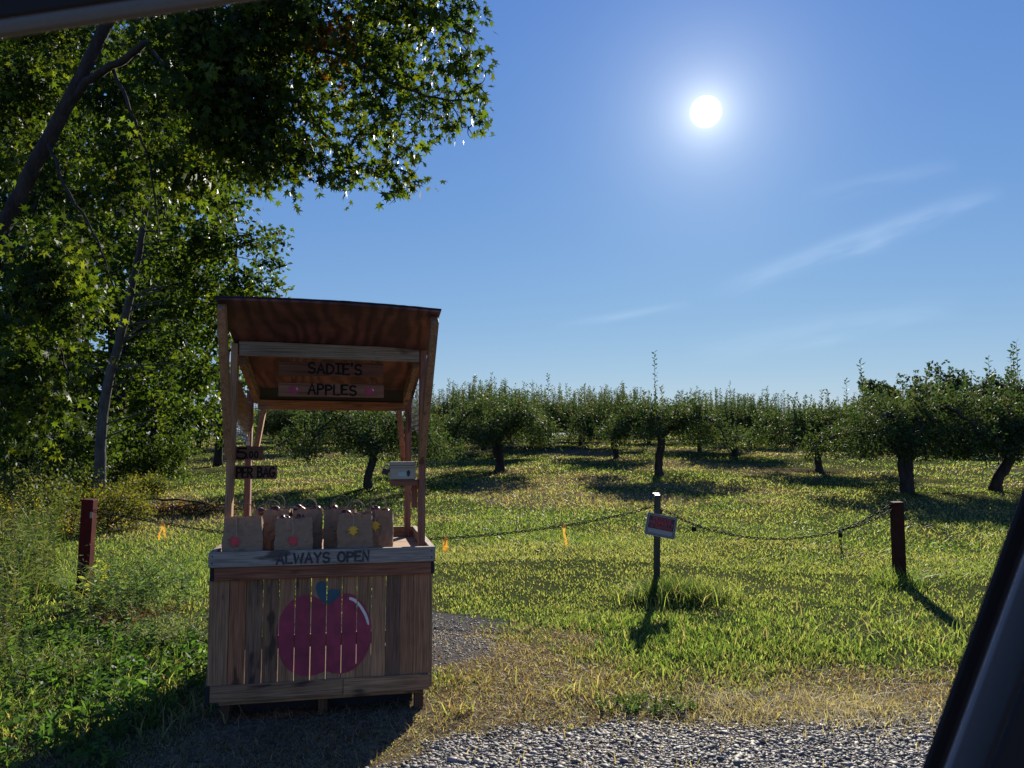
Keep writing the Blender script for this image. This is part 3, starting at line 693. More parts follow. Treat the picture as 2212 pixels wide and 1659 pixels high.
plant('goldenrod', 'goldenrod with a small yellow plume just left of the red post', 130, 1190, 9.6, 4, .5, .65, .06, WG, .1, 23, .3, 20, YF)
plant('feathery_weed', 'feathery green weed arching over the grass right of the red post', 300, 1310, 7.0, 80, .45, .82, .075, [(.09, .13, .06), (.07, .11, .05)], .26, 24, 1.0, 44)
plant('feathery_weed', 'low feathery weed spreading in front of the red post', 340, 1400, 5.9, 60, .25, .45, .06, [(.11, .13, .075), (.085, .105, .055)], .27, 25, 1.2, 36)
plant('yellow_weed', 'weed with yellowed leaves close to the right side of the red post', 222, 1300, 7.3, 8, .3, .5, .09, [(.30, .27, .06), (.2, .2, .05)], .08, 26, .4, 14, None, OVAL)
plant('dead_weed', 'clump of dead rust-brown stems low beside the feathery weed', 285, 1335, 6.6, 60, .12, .24, .05, [(.20, .10, .06), (.15, .08, .05)], .18, 27, .8, 16)
plant('dry_brown_grass', 'tuft of tall brown dry grass at the wood edge left of the red post', 130, 1130, 12.0, 45, .45, .75, .09, [(.20, .13, .07), (.17, .11, .06)], .3, 28, .3, 14)

# ------------------------------------------------------------------ apple trees
APC = [(.042, .070, .026), (.052, .082, .030), (.034, .056, .024), (.066, .090, .034), (.074, .080, .034)]
def apple_variant(seed, height=3.1, spread=2.1, trunk_h=1.15, sprouts=34, lean=(.1, .1), wood_r=.13, n_limb=7, dens=1.0, fork=False, tall=()):
    rng = np.random.default_rng(seed); rs = random.Random(seed); mb = MB()
    top = np.array([lean[0] * trunk_h, lean[1] * trunk_h, trunk_h])
    tp = [np.zeros(3) - np.array([0, 0, .08]), np.array([lean[0] * .1, lean[1] * .2, trunk_h * .35]) + rng.normal(0, .03, 3), top * np.array([.75, .8, .7]) + rng.normal(0, .03, 3), top]
    pts = smooth_path(tp, 5); pts = wob(pts, .015); n = len(pts)
    mb.tube(pts, [wood_r * (1.35 if i == 0 else 1.12 if i < 3 else .95) * rs.uniform(.93, 1.1) for i in range(n)], 10)
    if fork: limb(mb, [tp[0] + np.array([.05, .05, 0]), tp[1] + np.array([-.16, .05, .1]), top + np.array([-.28, .1, .1])], wood_r * .6, wood_r * .45, 8, .02)
    cen, rd, ups = [], [], []
    for i in range(n_limb):
        a_ = 2 * math.pi * (i + rs.uniform(-.3, .3)) / n_limb; L = spread * rs.uniform(.65, 1.08); rise = (height - trunk_h) * rs.uniform(.25, .62)
        dv = np.array([math.cos(a_), math.sin(a_), 0])
        q = [top - np.array([0, 0, rs.uniform(0, .25)]), top + dv * L * .25 + np.array([0, 0, rise * .75]), top + dv * L * .55 + np.array([0, 0, rise]), top + dv * L * .85 + np.array([0, 0, rise * .6]), top + dv * L + np.array([0, 0, -rs.uniform(.0, .35)])]
        pp = limb(mb, q, wood_r * .55, .012, 7, .035, 5)
        for k in range(4, len(pp), 2):
            c = np.array(pp[k]) + rng.normal(0, .14, 3) * np.array([1, 1, .7]); cen.append(c); rd.append(rs.uniform(.22, .42))
            if rs.random() < .6: cen.append(c + rng.normal(0, .3, 3) * np.array([1, 1, .5]) + np.array([0, 0, .1])); rd.append(rs.uniform(.2, .36))
            ups.append(np.array(pp[k]))
        for k in range(3):
            j = rs.randrange(6, len(pp)); b_ = np.array(pp[j]); sdv = np.array([-dv[1], dv[0], 0]) * rs.choice((-1, 1)) * rs.uniform(.3, .7)
            e = b_ + sdv + dv * .2 + np.array([0, 0, rs.uniform(-.5, .15)])
            limb(mb, [b_, b_ + sdv * .5 + np.array([0, 0, .15]), e], .022, .006, 5, .02, 3); cen.append(e); rd.append(rs.uniform(.22, .38))
    p_, d_, s_, c_ = clump_leaves(cen, rd, int(22 * dens), 7, .095, APC, droop=.05, rng=rng, shell=.05, spray_len=.75, squash=.85)
    # upright water sprouts
    P2, D2, S2, C2 = [], [], [], []
    for i in range(sprouts):
        b_ = ups[rs.randrange(len(ups))] + rng.normal(0, .12, 3); hh = max(.25, (height - b_[2]) * rs.uniform(.5, 1.25)); k = int(hh / .045)
        tip = b_ + np.array([rs.uniform(-.1, .1), rs.uniform(-.1, .1), hh])
        mb.tube([b_, (b_ + tip) / 2 + rng.normal(0, .015, 3), tip], [.008, .006, .003], 4)
        tt = np.linspace(.12, 1, k)[:, None]; th = np.arange(k) * 2.4
        P2.append(b_ + (tip - b_) * tt); D2.append(np.stack([np.cos(th), np.sin(th), np.full(k, .75)], -1)); S2.append(rng.uniform(.09, .15, k)); C2.append(np.tile(np.array(APC[rs.randrange(5)]) * rs.uniform(.9, 1.3), (k, 1)))
    for tx_, ty_, hz in tall:
        b_ = np.array([tx_, ty_, height - .7]); tip = np.array([tx_ + .06, ty_, hz]); k = int((hz - b_[2]) / .06); mb.tube([b_, (b_ + tip) / 2 + np.array([.03, 0, 0]), tip], [.012, .008, .003], 5)
        tt = np.linspace(.1, 1, k)[:, None]; th = np.arange(k) * 2.4
        P2.append(b_ + (tip - b_) * tt); D2.append(np.stack([np.cos(th), np.sin(th), np.full(k, .6)], -1)); S2.append(rng.uniform(.11, .15, k)); C2.append(np.tile(np.array(APC[0]), (k, 1)))
    p_ = np.concatenate([p_] + P2); d_ = np.concatenate([d_] + D2); s_ = np.concatenate([s_] + S2); c_ = np.concatenate([c_] + C2)
    k = p_[:, 2] > .82 + .25 * rng.random(len(p_)); V, f, c2 = leaves(p_[k], d_[k], s_[k], c_[k], DIAM, .35, rng)
    crown = mesh_np('apple_crown', V, [f], c2); crown.materials.append(APLEAF)
    trunk = bpy.data.meshes.new('apple_trunk'); trunk.from_pydata(mb.v, [], mb.f); trunk.polygons.foreach_set('use_smooth', np.ones(len(trunk.polygons), bool)); trunk.materials.append(APBARK)
    return trunk, crown
VAR = [apple_variant(101, 2.9, 2.4, 1.15, 40, (.12, 0), .13, 7, 1.15),
       apple_variant(102, 2.9, 2.2, 1.25, 40, (-.06, .1), .15, 7, 1.0),
       apple_variant(103, 3.0, 2.6, 1.10, 50, (.2, 0), .17, 8, 1.15, True),
       apple_variant(104, 3.2, 2.3, 1.0, 70, (0, .1), .13, 8, 1.25),
       apple_variant(105, 3.5, 2.3, 1.05, 120, (.05, -.1), .13, 8, 1.35),
       apple_variant(106, 2.75, 2.4, 1.45, 10, (-.04, .05), .135, 6, 1.1, tall=[(.05, 0, 4.25)]),
       apple_variant(107, 3.1, 2.4, 1.15, 26, (.42, 0), .15, 8, 1.2, tall=[(.7, 0, 4.0), (1.0, .2, 4.15), (.2, .3, 3.7), (.45, -.2, 3.8)])]
def apple_tree(q, var, rz, sc_, label, group=None, sz=1.0):
    t = empty('apple_tree', (q[0], q[1], float(zt(q[0], q[1])) - .02), rz); t.scale = (sc_, sc_, sc_ * sz)
    tag(t, label, 'apple tree', group)
    for nm, me in (('trunk', VAR[var][0]), ('crown', VAR[var][1])):
        o = bpy.data.objects.new(nm, me); COL.objects.link(o); o.parent = t
    return t
FRONT = [(795, 1055, 0, .4, .92, 1.0, 'apple tree seen through the open stand, its dark trunk right of the paper bags', 22.5),
         (1080, 1018, 2, 2.2, .98, 1.0, 'wide apple tree just right of the stand with a forked trunk', 28),
         (1332, 990, 3, 1.2, 1.0, 1.0, 'apple tree in the middle distance, short trunk left of the sign post line', 36),
         (1424, 1025, 5, 3.4, 1.0, 1.0, 'apple tree with a straight trunk right above the metal sign post', 26),
         (1772, 1022, 0, 4.0, .98, 1.0, 'apple tree with a short thick trunk between the sign post and the right post', 27),
         (1957, 1065, 2, .6, .98, 1.0, 'large apple tree with a stout knotted forked trunk above the right brown post', 22.5),
         (2150, 1062, 6, .15, 1.0, 1.0, 'apple tree at the right edge with a leaning bent trunk and tall shoots', 22.5),
         (632, 978, 3, .2, .92, 1.0, 'apple tree seen through the left half of the stand opening', 33),
         (432, 977, 1, 2.6, .95, 1.0, 'apple tree just left of the stand with a slanting trunk on the slope', 35),
         (357, 946, 0, 5.0, 1.0, 1.0, 'small far apple tree at the wood edge left of the stand', 48)]
used = []
for (u, v, var, rz, s1, s2, lab, s) in FRONT:
    q, sh = hit(u, v)
    if sh > 70: q = P(u, v, s)
    used.append(q[:2]); apple_tree(q, var, rz, s1, lab, 'apple trees of the orchard', s2)
SKY_TREES = [(980, 47, 818), (1045, 44, 812), (1120, 52, 832), (1185, 47, 824), (1255, 50, 820), (1325, 46, 832), (1400, 55, 850), (1510, 43, 820), (1565, 50, 838), (1632, 48, 833), (1700, 56, 850), (1770, 47, 848), (1850, 53, 852), (1930, 46, 838), (2010, 50, 840), (2090, 54, 835), (2180, 48, 820)]
rsk = random.Random(5)
for k_, (u, s, vt) in enumerate(SKY_TREES):
    q = P(u, 900, s); zb = float(zt(q[0], q[1])); hh = P(u, vt, s)[2] - zb
    used.append(q[:2]); apple_tree(q, rsk.choice((3, 4, 4)), rsk.uniform(0, 6.28), 1.0 * rsk.uniform(.9, 1.1), 'apple tree of the back orchard rows with dense upright shoots against the sky', 'apple trees of the orchard', hh / 4.15)
rs = random.Random(77)
for row, (yy, sp_r, lab) in enumerate(((38, 11.0, 'apple tree of the second orchard row, trunk partly hidden by front trees'), (44, 6.5, 'apple tree of the middle orchard rows, a dark rounded crown behind the front trees'), (49, 4.4, 'apple tree of the back orchard rows with dense upright shoots against the sky'), (57, 4.2, 'apple tree of the back orchard rows with dense upright shoots against the sky'), (66, 4.2, 'apple tree of the farthest orchard row, only its shoots showing on the skyline'))):
    x_ = -.30 * yy
    while x_ < .72 * yy + 4:
        q = np.array([x_ + rs.uniform(-.8, .8), yy + rs.uniform(-1.2, 1.2)])
        if all(np.hypot(*(q - e)) > 3.6 for e in used):
            used.append(q); apple_tree(q, rs.choice((0, 2, 3, 3) if row < 2 else (3, 4, 4)), rs.uniform(0, 6.28), rs.uniform(.88, 1.1) * (1 if row < 2 else 1.05), lab, 'apple trees of the orchard', rs.uniform(.78, 1.0) if row < 1 else rs.uniform(.56, .74))
        x_ += sp_r * rs.uniform(.85, 1.2)
# rounder woodland crowns beyond the orchard on the right
def round_tree(u, v, s, h, r, label, seed):
    bw = P(u, v, s); bw[2] = float(zt(bw[0], bw[1])); t = empty('distant_tree', bw); tag(t, label, 'tree')
    rng = np.random.default_rng(seed); mb = MB(); limb(mb, [(0, 0, 0), (.1, 0, h * .4), (0, .1, h * .75)], .2, .08, 7); cen, rd = [], []
    for i in range(26):
        d = unit(1, rng)[0]; c = np.array([0, 0, h * .58]) + d * np.array([r, r, h * .36]) * rng.uniform(.4, .95); cen.append(c); rd.append(r * rng.uniform(.25, .42)); limb(mb, [(0, 0, h * .4), c * .6, c], .05, .02, 4, .05, 3)
    mb.build('trunk', BARK, t, True)
    p_, d_, s_, c_ = clump_leaves(cen, rd, 34, 8, .28, [(.045, .07, .03), (.035, .055, .025), (.06, .085, .035)], rng=rng, shell=.3)
    V, f, c2 = leaves(p_, d_, s_, c_, DIAM * np.array([1, 1.4]), .4, rng); link('crown', mesh_np('distant_crown', V, [f], c2), APLEAF, t)
round_tree(2020, 950, 78, 7.3, 3.6, 'round dark tree rising beyond the orchard at right', 1)
round_tree(2115, 950, 82, 6.6, 3.8, 'broad tree beyond the orchard behind the right-edge apple tree', 2)
round_tree(2230, 950, 80, 6.8, 3.4, 'tree beyond the orchard at the extreme right of the view', 3)
round_tree(1900, 950, 84, 6.4, 3.0, 'lower round tree beyond the orchard above the right brown post', 4)

# ------------------------------------------------------------------ apple stand
SA = R(12.1)
SO = np.array([-1.669, 4.29, 0.0]); SU = np.array([math.cos(SA), math.sin(SA), 0]); SV = np.array([-math.sin(SA), math.cos(SA), 0])
def S(u, v, w_): return SO + SU * u + SV * v + np.array([0, 0, w_])
st = empty('farm_stand', SO, SA)
tag(st, 'open wooden farm stand with a slanted plywood roof and a big painted apple', 'farm stand')

# --- lettering: hand-drawn strokes
def arc(cx_, cy_, rx, ry, a0, a1, n=12): return [(cx_ + rx * math.cos(R(a)), cy_ + ry * math.sin(R(a))) for a in np.linspace(a0, a1, n)]
G_ = {'A': [[(0, 0), (.3, 1), (.6, 0)], [(.12, .36), (.48, .36)]], 'D': [[(0, 0), (0, 1)], [(0, 1)] + arc(.12, .5, .46, .5, 90, -90) + [(0, 0)]],
      'I': [[(.2, 0), (.2, 1)], [(0, 1), (.4, 1)], [(0, 0), (.4, 0)]], 'i': [[(.08, 0), (.08, 1)]], 'E': [[(.5, 1), (0, 1), (0, 0), (.5, 0)], [(0, .52), (.4, .52)]],
      'S': [arc(.28, .74, .26, .26, 35, 270, 12) + arc(.28, .25, .28, .25, 90, -150, 12)[1:]], "'": [[(.05, 1.05), (.02, .8)]],
      'P': [[(0, 0), (0, 1)], [(0, 1)] + arc(.22, .75, .28, .25, 90, -90) + [(0, .5)]], 'L': [[(0, 1), (0, 0), (.48, 0)]],
      'W': [[(0, 1), (.2, 0), (.4, .8), (.6, 0), (.8, 1)]], 'Y': [[(0, 1), (.28, .5), (.56, 1)], [(.28, .5), (.28, 0)]], 'O': [arc(.32, .5, .32, .5, 90, 450, 20)],
      'N': [[(0, 0), (0, 1), (.5, 0), (.5, 1)]], 'R': [[(0, 0), (0, 1)], [(0, 1)] + arc(.2, .75, .28, .25, 90, -90) + [(0, .5)], [(.18, .5), (.52, 0)]],
      'B': [[(0, 0), (0, 1)], [(0, 1)] + arc(.18, .76, .26, .24, 90, -90) + [(0, .52)], [(0, .52)] + arc(.2, .26, .32, .26, 90, -90) + [(0, 0)]],
      'G': [arc(.32, .5, .32, .5, 50, 330, 16) + [(.6, .42), (.36, .42)]], '5': [[(.55, 1), (.06, 1), (.02, .58)] + arc(.25, .32, .33, .32, 120, -140, 14)],
      '0': [arc(.24, .5, .22, .5, 90, 450, 18)], '.': [[(.05, .0), (.05, .07)]], 'T': [[(0, 1), (.56, 1)], [(.28, 1), (.28, 0)]], 'V': [[(0, 1), (.28, 0), (.56, 1)]]}
GW = {'A': .6, 'D': .58, 'I': .4, 'i': .16, 'E': .5, 'S': .56, "'": .1, 'P': .5, 'L': .48, 'W': .8, 'Y': .56, 'O': .64, 'N': .5, 'R': .52, 'B': .52, 'G': .64, '5': .58, '0': .48, '.': .1, 'T': .56, 'V': .56, ' ': .35}
def lettering(text, u0, u1, w0, hgt, stroke, y=-.0015, jit=.03, gap=.22, name='lettering', matl=None, parent=None, slope=0.0, scales=None):
    tw = sum(GW[c] for c in text) + gap * (len(text) - 1); sx = (u1 - u0) / tw; mb = MB(); cu = 0; k = 0
    rs = random.Random(len(text) * 31 + int(hgt * 1000))
    for ch_i, ch in enumerate(text):
        jy = rs.uniform(-jit, jit) * hgt; js = 1 + rs.uniform(-jit, jit); sc1 = scales[ch_i] if scales else 1
        for line in G_.get(ch, []):
            pts = [np.array([u0 + (cu + q[0]) * sx, w0 + jy + q[1] * hgt * js * sc1 + slope * (cu * sx)]) for q in line]
            L_, R_ = [], []
            for i, q in enumerate(pts):
                a_ = pts[max(i - 1, 0)]; b_ = pts[min(i + 1, len(pts) - 1)]; d = (b_ - a_) / (np.linalg.norm(b_ - a_) + 1e-9); nn = np.array([-d[1], d[0]])
                ex = d * stroke * .45 * (-1 if i == 0 else 1 if i == len(pts) - 1 else 0)
                wd = stroke / 2 * rs.uniform(.9, 1.1)
                if 0 < i < len(pts) - 1:
                    d1 = (pts[i] - a_) / (np.linalg.norm(pts[i] - a_) + 1e-9); cs = max(.45, abs(d1.dot(d))); wd = min(wd / cs, stroke * .9)
                L_.append(q + nn * wd + ex); R_.append(q - nn * wd + ex)
            yy = y - .0002 * k; k += 1
            vs_ = [(q[0], yy, q[1]) for q in L_] + [(q[0], yy, q[1]) for q in R_]; n = len(L_)
            mb.raw(vs_, [(i, n + i, n + i + 1, i + 1) for i in range(n - 1)])
        cu += GW[ch] + gap
    return mb.build(name, matl or DARK_PAINT, parent)

# tray
mb = MB(); mb.box((0, 0, .838), (1.25, .036, .922), (.95, .97, 1.0)); fr = mb.build('front_rail', W_XG, st)
lettering('ALWAYS OPEN', .362, .866, .851, .052, .0125, name='lettering', matl=GREY_PAINT, parent=fr, slope=.006)
for (u_, w_) in ((.02, .862), (.02, .90), (1.228, .862), (1.228, .9)): MB().tube([(u_, -.0012, w_), (u_, .004, w_)], .0042, 8).build('screw', DARK_METAL, fr)
for u0 in (0, 1.214):
    MB().box((u0, .0375, .838), (u0 + .036, 1.2, .922), (1.1, 1.05, 1.0)).build('side_rail', W_Y, st)
MB().box((0, 1.2015, .838), (1.25, 1.2375, .920)).build('back_rail', W_X, st)
MB().box((.037, .0375, .842), (1.213, 1.2, .858), (1.15, 1.05, .98), 0).build('tray_floor', W_X, st)
# front: trim, planks, painted apple
mb = MB(); mb.box((.03, .012, .764), (1.226, .03, .836), (.95, .80, .72)); mb.build('trim_board', W_XR, st)
for a_, b_, wa_, wb_ in ((.008, .0285, .764, .8365), (1.2275, 1.246, .764, .8365), (.002, .023, .10, .199)): MB().box((a_, .013, wa_), (b_, .032, wb_), (1, 1, 1), .001).build('black_corner_felt', BLACK_TAR, st)
edges = [0.006, .112, .201, .290, .377, .464, .551, .637, .722, .806, .889, .970, 1.052, 1.128, 1.222]
gaps = [.0026, .003, .003, .0032, .0036, .0048, .0036, .0028, .0028, .002, .0024, .0006, .0005]
pm = [(1.0, .96, .90), (.92, .66, .56), (.62, .60, .62), (.66, .62, .58), (1.0, .86, .76), (.78, .70, .66), (1.02, .92, .84), (.82, .78, .76), (1.05, .96, .86), (.80, .74, .70), (1.05, .96, .86), (.50, .50, .56), (.86, .74, .68), (1.02, .88, .78)]
mb = MB(); iv = []
for i in range(len(edges) - 1):
    a_ = edges[i] + (gaps[i - 1] / 2 if i else 0); b_ = edges[i + 1] - (gaps[i] / 2 if i < len(gaps) else 0)
    iv.append((a_ + .0012, b_ - .0012)); lean_ = .004 * random.uniform(-.3, .3)
    dz = random.uniform(0, .004)
    mb.box((a_, .033 - dz * .3, .13), (b_, .051, .80), pm[i], .0012)
fp = mb.build('front_planks', W_Z, st)
# dark stains of two broad weathered planks stay in the wood shader
def clip(poly, lo, hi):
    def cut(pl, f, x0):
        out = []
        for i in range(len(pl)):
            p, q = pl[i], pl[(i + 1) % len(pl)]
            if f(p[0]): out.append(p)
            if f(p[0]) != f(q[0]):
                t_ = (x0 - p[0]) / (q[0] - p[0]); out.append((x0, p[1] + t_ * (q[1] - p[1])))
        return out
    poly = cut(poly, lambda x_: x_ >= lo, lo)
    return cut(poly, lambda x_: x_ <= hi, hi) if poly else poly
def sm2(pts, k=8):
    q = smooth_path([(p[0], p[1], 0) for p in pts + [pts[0]]], k); return [(p[0], p[1]) for p in q[:-1]]
def painted(name, poly, y, m):
    bm = bmesh.new()
    for lo, hi in iv:
        pl = clip(poly, lo, hi)
        if len(pl) < 3: continue
        clean = [pl[0]]
        for p in pl[1:]:
            if math.hypot(p[0] - clean[-1][0], p[1] - clean[-1][1]) > 1e-5: clean.append(p)
        if math.hypot(clean[0][0] - clean[-1][0], clean[0][1] - clean[-1][1]) < 1e-5: clean.pop()
        if len(clean) < 3: continue
        f = bm.faces.new([bm.verts.new((p[0], y, p[1])) for p in clean])
    bmesh.ops.triangulate(bm, faces=list(bm.faces)); bmesh.ops.recalc_face_normals(bm, faces=list(bm.faces))
    me = bpy.data.meshes.new(name); bm.to_mesh(me); bm.free(); return link(name, me, m, fp)
ap = sm2([(.630, .618), (.585, .648), (.530, .668), (.470, .655), (.410, .600), (.374, .520), (.366, .440), (.384, .345), (.430, .268), (.500, .228), (.570, .222), (.640, .240), (.690, .226), (.755, .228), (.820, .265), (.868, .335), (.892, .430), (.882, .520), (.845, .600), (.790, .655), (.735, .668), (.680, .650)])
painted('painted_apple', ap, .0300, APPLE_PAINT)
painted('painted_leaf', sm2([(.636, .612), (.600, .640), (.578, .690), (.580, .728), (.608, .740), (.632, .728), (.636, .688), (.660, .694), (.700, .690), (.712, .676), (.698, .645), (.668, .620)]), .0292, TEAL_PAINT)
painted('painted_highlight', sm2([(.765, .648), (.800, .632), (.840, .585), (.868, .530), (.876, .490), (.866, .492), (.850, .535), (.822, .585), (.788, .620), (.762, .634)], 5), .0292, WHITE_PAINT)
mb = MB(); mb.box((.026, .012, .112), (.735, .030, .199), (.82, .78, .76)); mb.build('bottom_rail', W_X, st)
mb = MB(); mb.box((.738, .010, .110), (1.222, .029, .198), (.92, .88, .84)); mb.build('bottom_rail', W_X, st)
MB().box((.07, .034, .088), (1.19, .05, .1275), (.85, .82, .8)).build('skirt_board', W_X, st)
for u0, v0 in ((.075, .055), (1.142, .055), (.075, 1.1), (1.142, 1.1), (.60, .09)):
    MB().box((u0, v0, -.04), (u0 + .05, v0 + .07, .84 if v0 != .09 else .128), (.30, .28, .28)).build('leg', W_Z, st)  # leg tint darkened: shade beneath the stand put into the wood colour
for u0 in (.008, 1.224):
    mb = MB()
    for k in range(9): mb.box((u0, .06 + k * .128, .11), (u0 + .018, .06 + k * .128 + .1285, .837), None, .0012)
    mb.build('side_planks', W_Z, st)
MB().box((.128, 1.12, .10), (1.14, 1.15, .20)).build('rear_stretcher', W_X, st)
MB().box((.13, 1.16, .0), (1.135, 1.18, .13), (.6, .6, .6)).build('rear_kick_board', W_X, st)
MB().box((.128, .17, .0), (1.138, .182, .127), (1, 1, 1), .001).build('underside_shade_strip', BLACK_TAR, st)  # black strip added to stand in for the deep shade under the stand
MB().box((.03, .07, .131), (1.22, 1.1, .143), (.6, .6, .6), 0).build('lower_shelf', W_X, st)
# posts, beams, roof
RP = lambda v_: 2.124 - .222 * (v_ - .15)                   # underside of the roof on its centre line
for nm, u0, du, m in (('corner_post', .052, .0, W_Z), ('corner_post', 1.166, -.002, W_ZR)):
    c8 = []
    for w_, d in ((.859, 0), (2.105 if u0 < .5 else 2.095, .012 if u0 < .5 else 0)):
        c8 += [(u0 + d, .15, w_), (u0 + d + .038, .15, w_), (u0 + d + .038, .238, w_), (u0 + d, .238, w_)]
    MB().hull8(c8, (.95, .93, .9), .003).build(nm, m, st)
for u0, m in ((.045, W_ZR), (1.152, W_ZR)):
    MB().box((u0, 1.08, .859), (u0 + .04, 1.166, 1.895), (1.0, .95, .95), .003).build('corner_post', m, st)
MB().hull8([(.1055, .165, 2.038), (1.163, .165, 2.022), (1.163, .203, 2.022), (.1055, .203, 2.038), (.1055, .165, 2.124), (1.163, .165, 2.106), (1.163, .203, 2.098), (.1055, .203, 2.116)], (.92, .92, .95), .003).build('front_beam', W_XG, st)
MB().hull8([(.09, 1.36, 1.778), (1.185, 1.36, 1.775), (1.185, 1.398, 1.775), (.09, 1.398, 1.778), (.09, 1.36, 1.851), (1.185, 1.36, 1.840), (1.185, 1.398, 1.832), (.09, 1.398, 1.843)], (.85, .75, .68), .003).build('rear_beam', W_X, st)
for u0 in (.096, 1.128):
    MB().hull8([(u0, .24, RP(.24) - .115), (u0 + .036, .24, RP(.24) - .115), (u0 + .036, 1.078, RP(1.078) - .115), (u0, 1.078, RP(1.078) - .115),
                (u0, .24, RP(.24) - .02), (u0 + .036, .24, RP(.24) - .02), (u0 + .036, 1.078, RP(1.078) - .02), (u0, 1.078, RP(1.078) - .02)], (.9, .8, .75), .003).build('rafter', W_Y, st)
MB().bar((.074, .126, 1.455), (.094, -.425, 2.222), .040, .075, (1, 0, 0), (.92, .90, .88)).build('front_brace', W_Z, st)
MB().bar((1.176, .126, 1.418), (1.188, -.425, 2.192), .040, .075, (1, 0, 0), (.88, .86, .86)).build('front_brace', W_Z, st)
for ua, ub, wa in ((.083, .135, 1.42), (1.157, 1.117, 1.40)):
    MB().bar((ua + (.012 if ua < .5 else -.012), 1.19, wa), (ub, 1.335, 1.775), .036, .05, (1, 0, 0), (1.1, 1.0, .95)).build('rear_brace', W_Z, st)
def roofz(u_, v_):
    f = (u_ - .64) / .58
    k = 1.0 if v_ < .2 else max(.35, 1 - (v_ - .2) * .9)
    return RP(v_) - (.014 * f + .014 * f * f) * k - .012 * max(0, -v_ - .05) / .4 + .002 * math.sin(v_ * 5 + u_ * 3)
def sheet(v0, v1, u0, u1, off0, off1, nu=14, nv=18, rough=0.0):
    vs_, fs_ = [], []
    for lay in (off0, off1):
        for j in range(nv + 1):
            for i in range(nu + 1):
                u_ = u0 + (u1 - u0) * i / nu; v_ = v0 + (v1 - v0) * j / nv
                e = random.uniform(-rough, rough) if j in (0, nv) or i in (0, nu) else 0
                vs_.append((u_, v_ + e, roofz(u_, v_) + lay))
    n = (nu + 1) * (nv + 1); W1 = nu + 1
    for j in range(nv):
        for i in range(nu):
            a_ = j * W1 + i; fs_.append((a_, a_ + W1, a_ + W1 + 1, a_ + 1)); a_ += n; fs_.append((a_, a_ + 1, a_ + W1 + 1, a_ + W1))
    for i in range(nu):
        fs_.append((i, i + 1, n + i + 1, n + i)); a_ = nv * W1 + i; fs_.append((a_, n + a_, n + a_ + 1, a_ + 1))
    for j in range(nv):
        a_ = j * W1; fs_.append((a_, n + a_, n + a_ + W1, a_ + W1)); a_ = j * W1 + nu; fs_.append((a_, a_ + W1, n + a_ + W1, n + a_))
    return MB().raw(vs_, fs_)
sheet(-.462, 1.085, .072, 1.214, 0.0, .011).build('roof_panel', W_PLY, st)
sheet(1.0875, 1.41, .075, 1.213, -.002, .014, 14, 5).build('rear_roof_panel', BLACK_TAR, st)
sheet(-.466, 1.42, .068, 1.219, .0125, .0195, 40, 30, .004).build('roofing_felt', BLACK_TAR, st)
# chicken wire on the sides
def wire_panel(uf, w_top, cut):
    mb = MB(); cs = .034; seen = set()
    for i in range(-1, 24):
        for j in range(-1, 26):
            cx_ = .255 + i * cs * 1.0; cz = 1.42 + j * cs * .866 * 1.15; cx_ += (j % 2) * cs * .5
            a_ = [(cx_ - cs * .5, cz - cs * .28), (cx_ - cs * .5, cz + cs * .28), (cx_, cz + cs * .58), (cx_ + cs * .5, cz + cs * .28)]
            for p, q in zip(a_[:-1], a_[1:]):
                if not all(.238 < e[0] < 1.08 and e[1] < RP(e[0]) - .115 and cut(e) for e in (p, q)): continue
                key = (round(p[0] + q[0], 3), round(p[1] + q[1], 3))
                if key in seen: continue
                seen.add(key); mb.tube([(uf + .002 * math.sin(p[0] * 20), p[0], p[1]), (uf + .002 * math.sin(q[0] * 20), q[0], q[1])], .0011, 3, cap=False)
    mb.build('chicken_wire', WIRE, st)
wire_panel(.075, 2.0, lambda e: e[1] > 1.60 - .1 * e[0])
wire_panel(1.186, 2.0, lambda e: e[1] > 1.52 + .12 * e[0])
me = MB(); me.hull8([(.056, .245, 1.72), (.064, .245, 1.72), (.064, 1.07, 1.56), (.056, 1.07, 1.56), (.056, .245, 1.985), (.064, .245, 1.985), (.064, 1.07, 1.80), (.056, 1.07, 1.80)], (1.15, 1.05, .9), .001); me.build('side_panel', W_X, st)
# shelf for the cash box
MB().box((1.0, .165, 1.268), (1.164, .27, 1.305), (.9, .8, .8)).build('shelf', W_XR, st)
MB().box((1.128, .240, 1.13), (1.163, .268, 1.267), (1, .9, .9)).build('shelf_cleat', W_ZR, st)

# --- things on and in the stand
def on_stand(name, u, v, w_, label, cat, group=None, rz=0.0):
    return tag(empty(name, S(u, v, w_), SA + rz), label, cat, group)
# hanging signs
t = on_stand('hanging_sign', .637, .185, 1.925, "upper hanging board lettered SADIE'S in dark paint under the stand roof", 'sign', 'hanging name boards')
MB().box((-.305, -.009, 0), (.305, .009, .084), (.72, .58, .55)).build('board', W_SIGN, t)
lettering("SADIE'S", -.135, .175, .014, .060, .0115, -.0105, .05, .22, 'lettering', DARK_PAINT, t)
for sx in (-.235, .235): MB().tube(smooth_path([(sx, 0, .084), (sx + .004, 0, .105), (sx - .003, 0, .113)], 3), .0018, 5).build('hook', DARK_METAL, t)
t = on_stand('hanging_sign', .640, .185, 1.800, 'lower hanging board lettered APPLES between two small painted apples', 'sign', 'hanging name boards')
MB().box((-.308, -.009, 0), (.308, .009, .080), (1.15, 1.05, 1.0)).build('board', W_SIGN, t)
lettering('APPLES', -.135, .142, .014, .058, .0115, -.0105, .05, .22, 'lettering', DARK_PAINT, t)
def flat_poly(name, pts, y, m, par):
    bm = bmesh.new(); f = bm.faces.new([bm.verts.new((p[0], y, p[1])) for p in pts]); bmesh.ops.triangulate(bm, faces=[f])
    me = bpy.data.meshes.new(name); bm.to_mesh(me); bm.free(); return link(name, me, m, par)
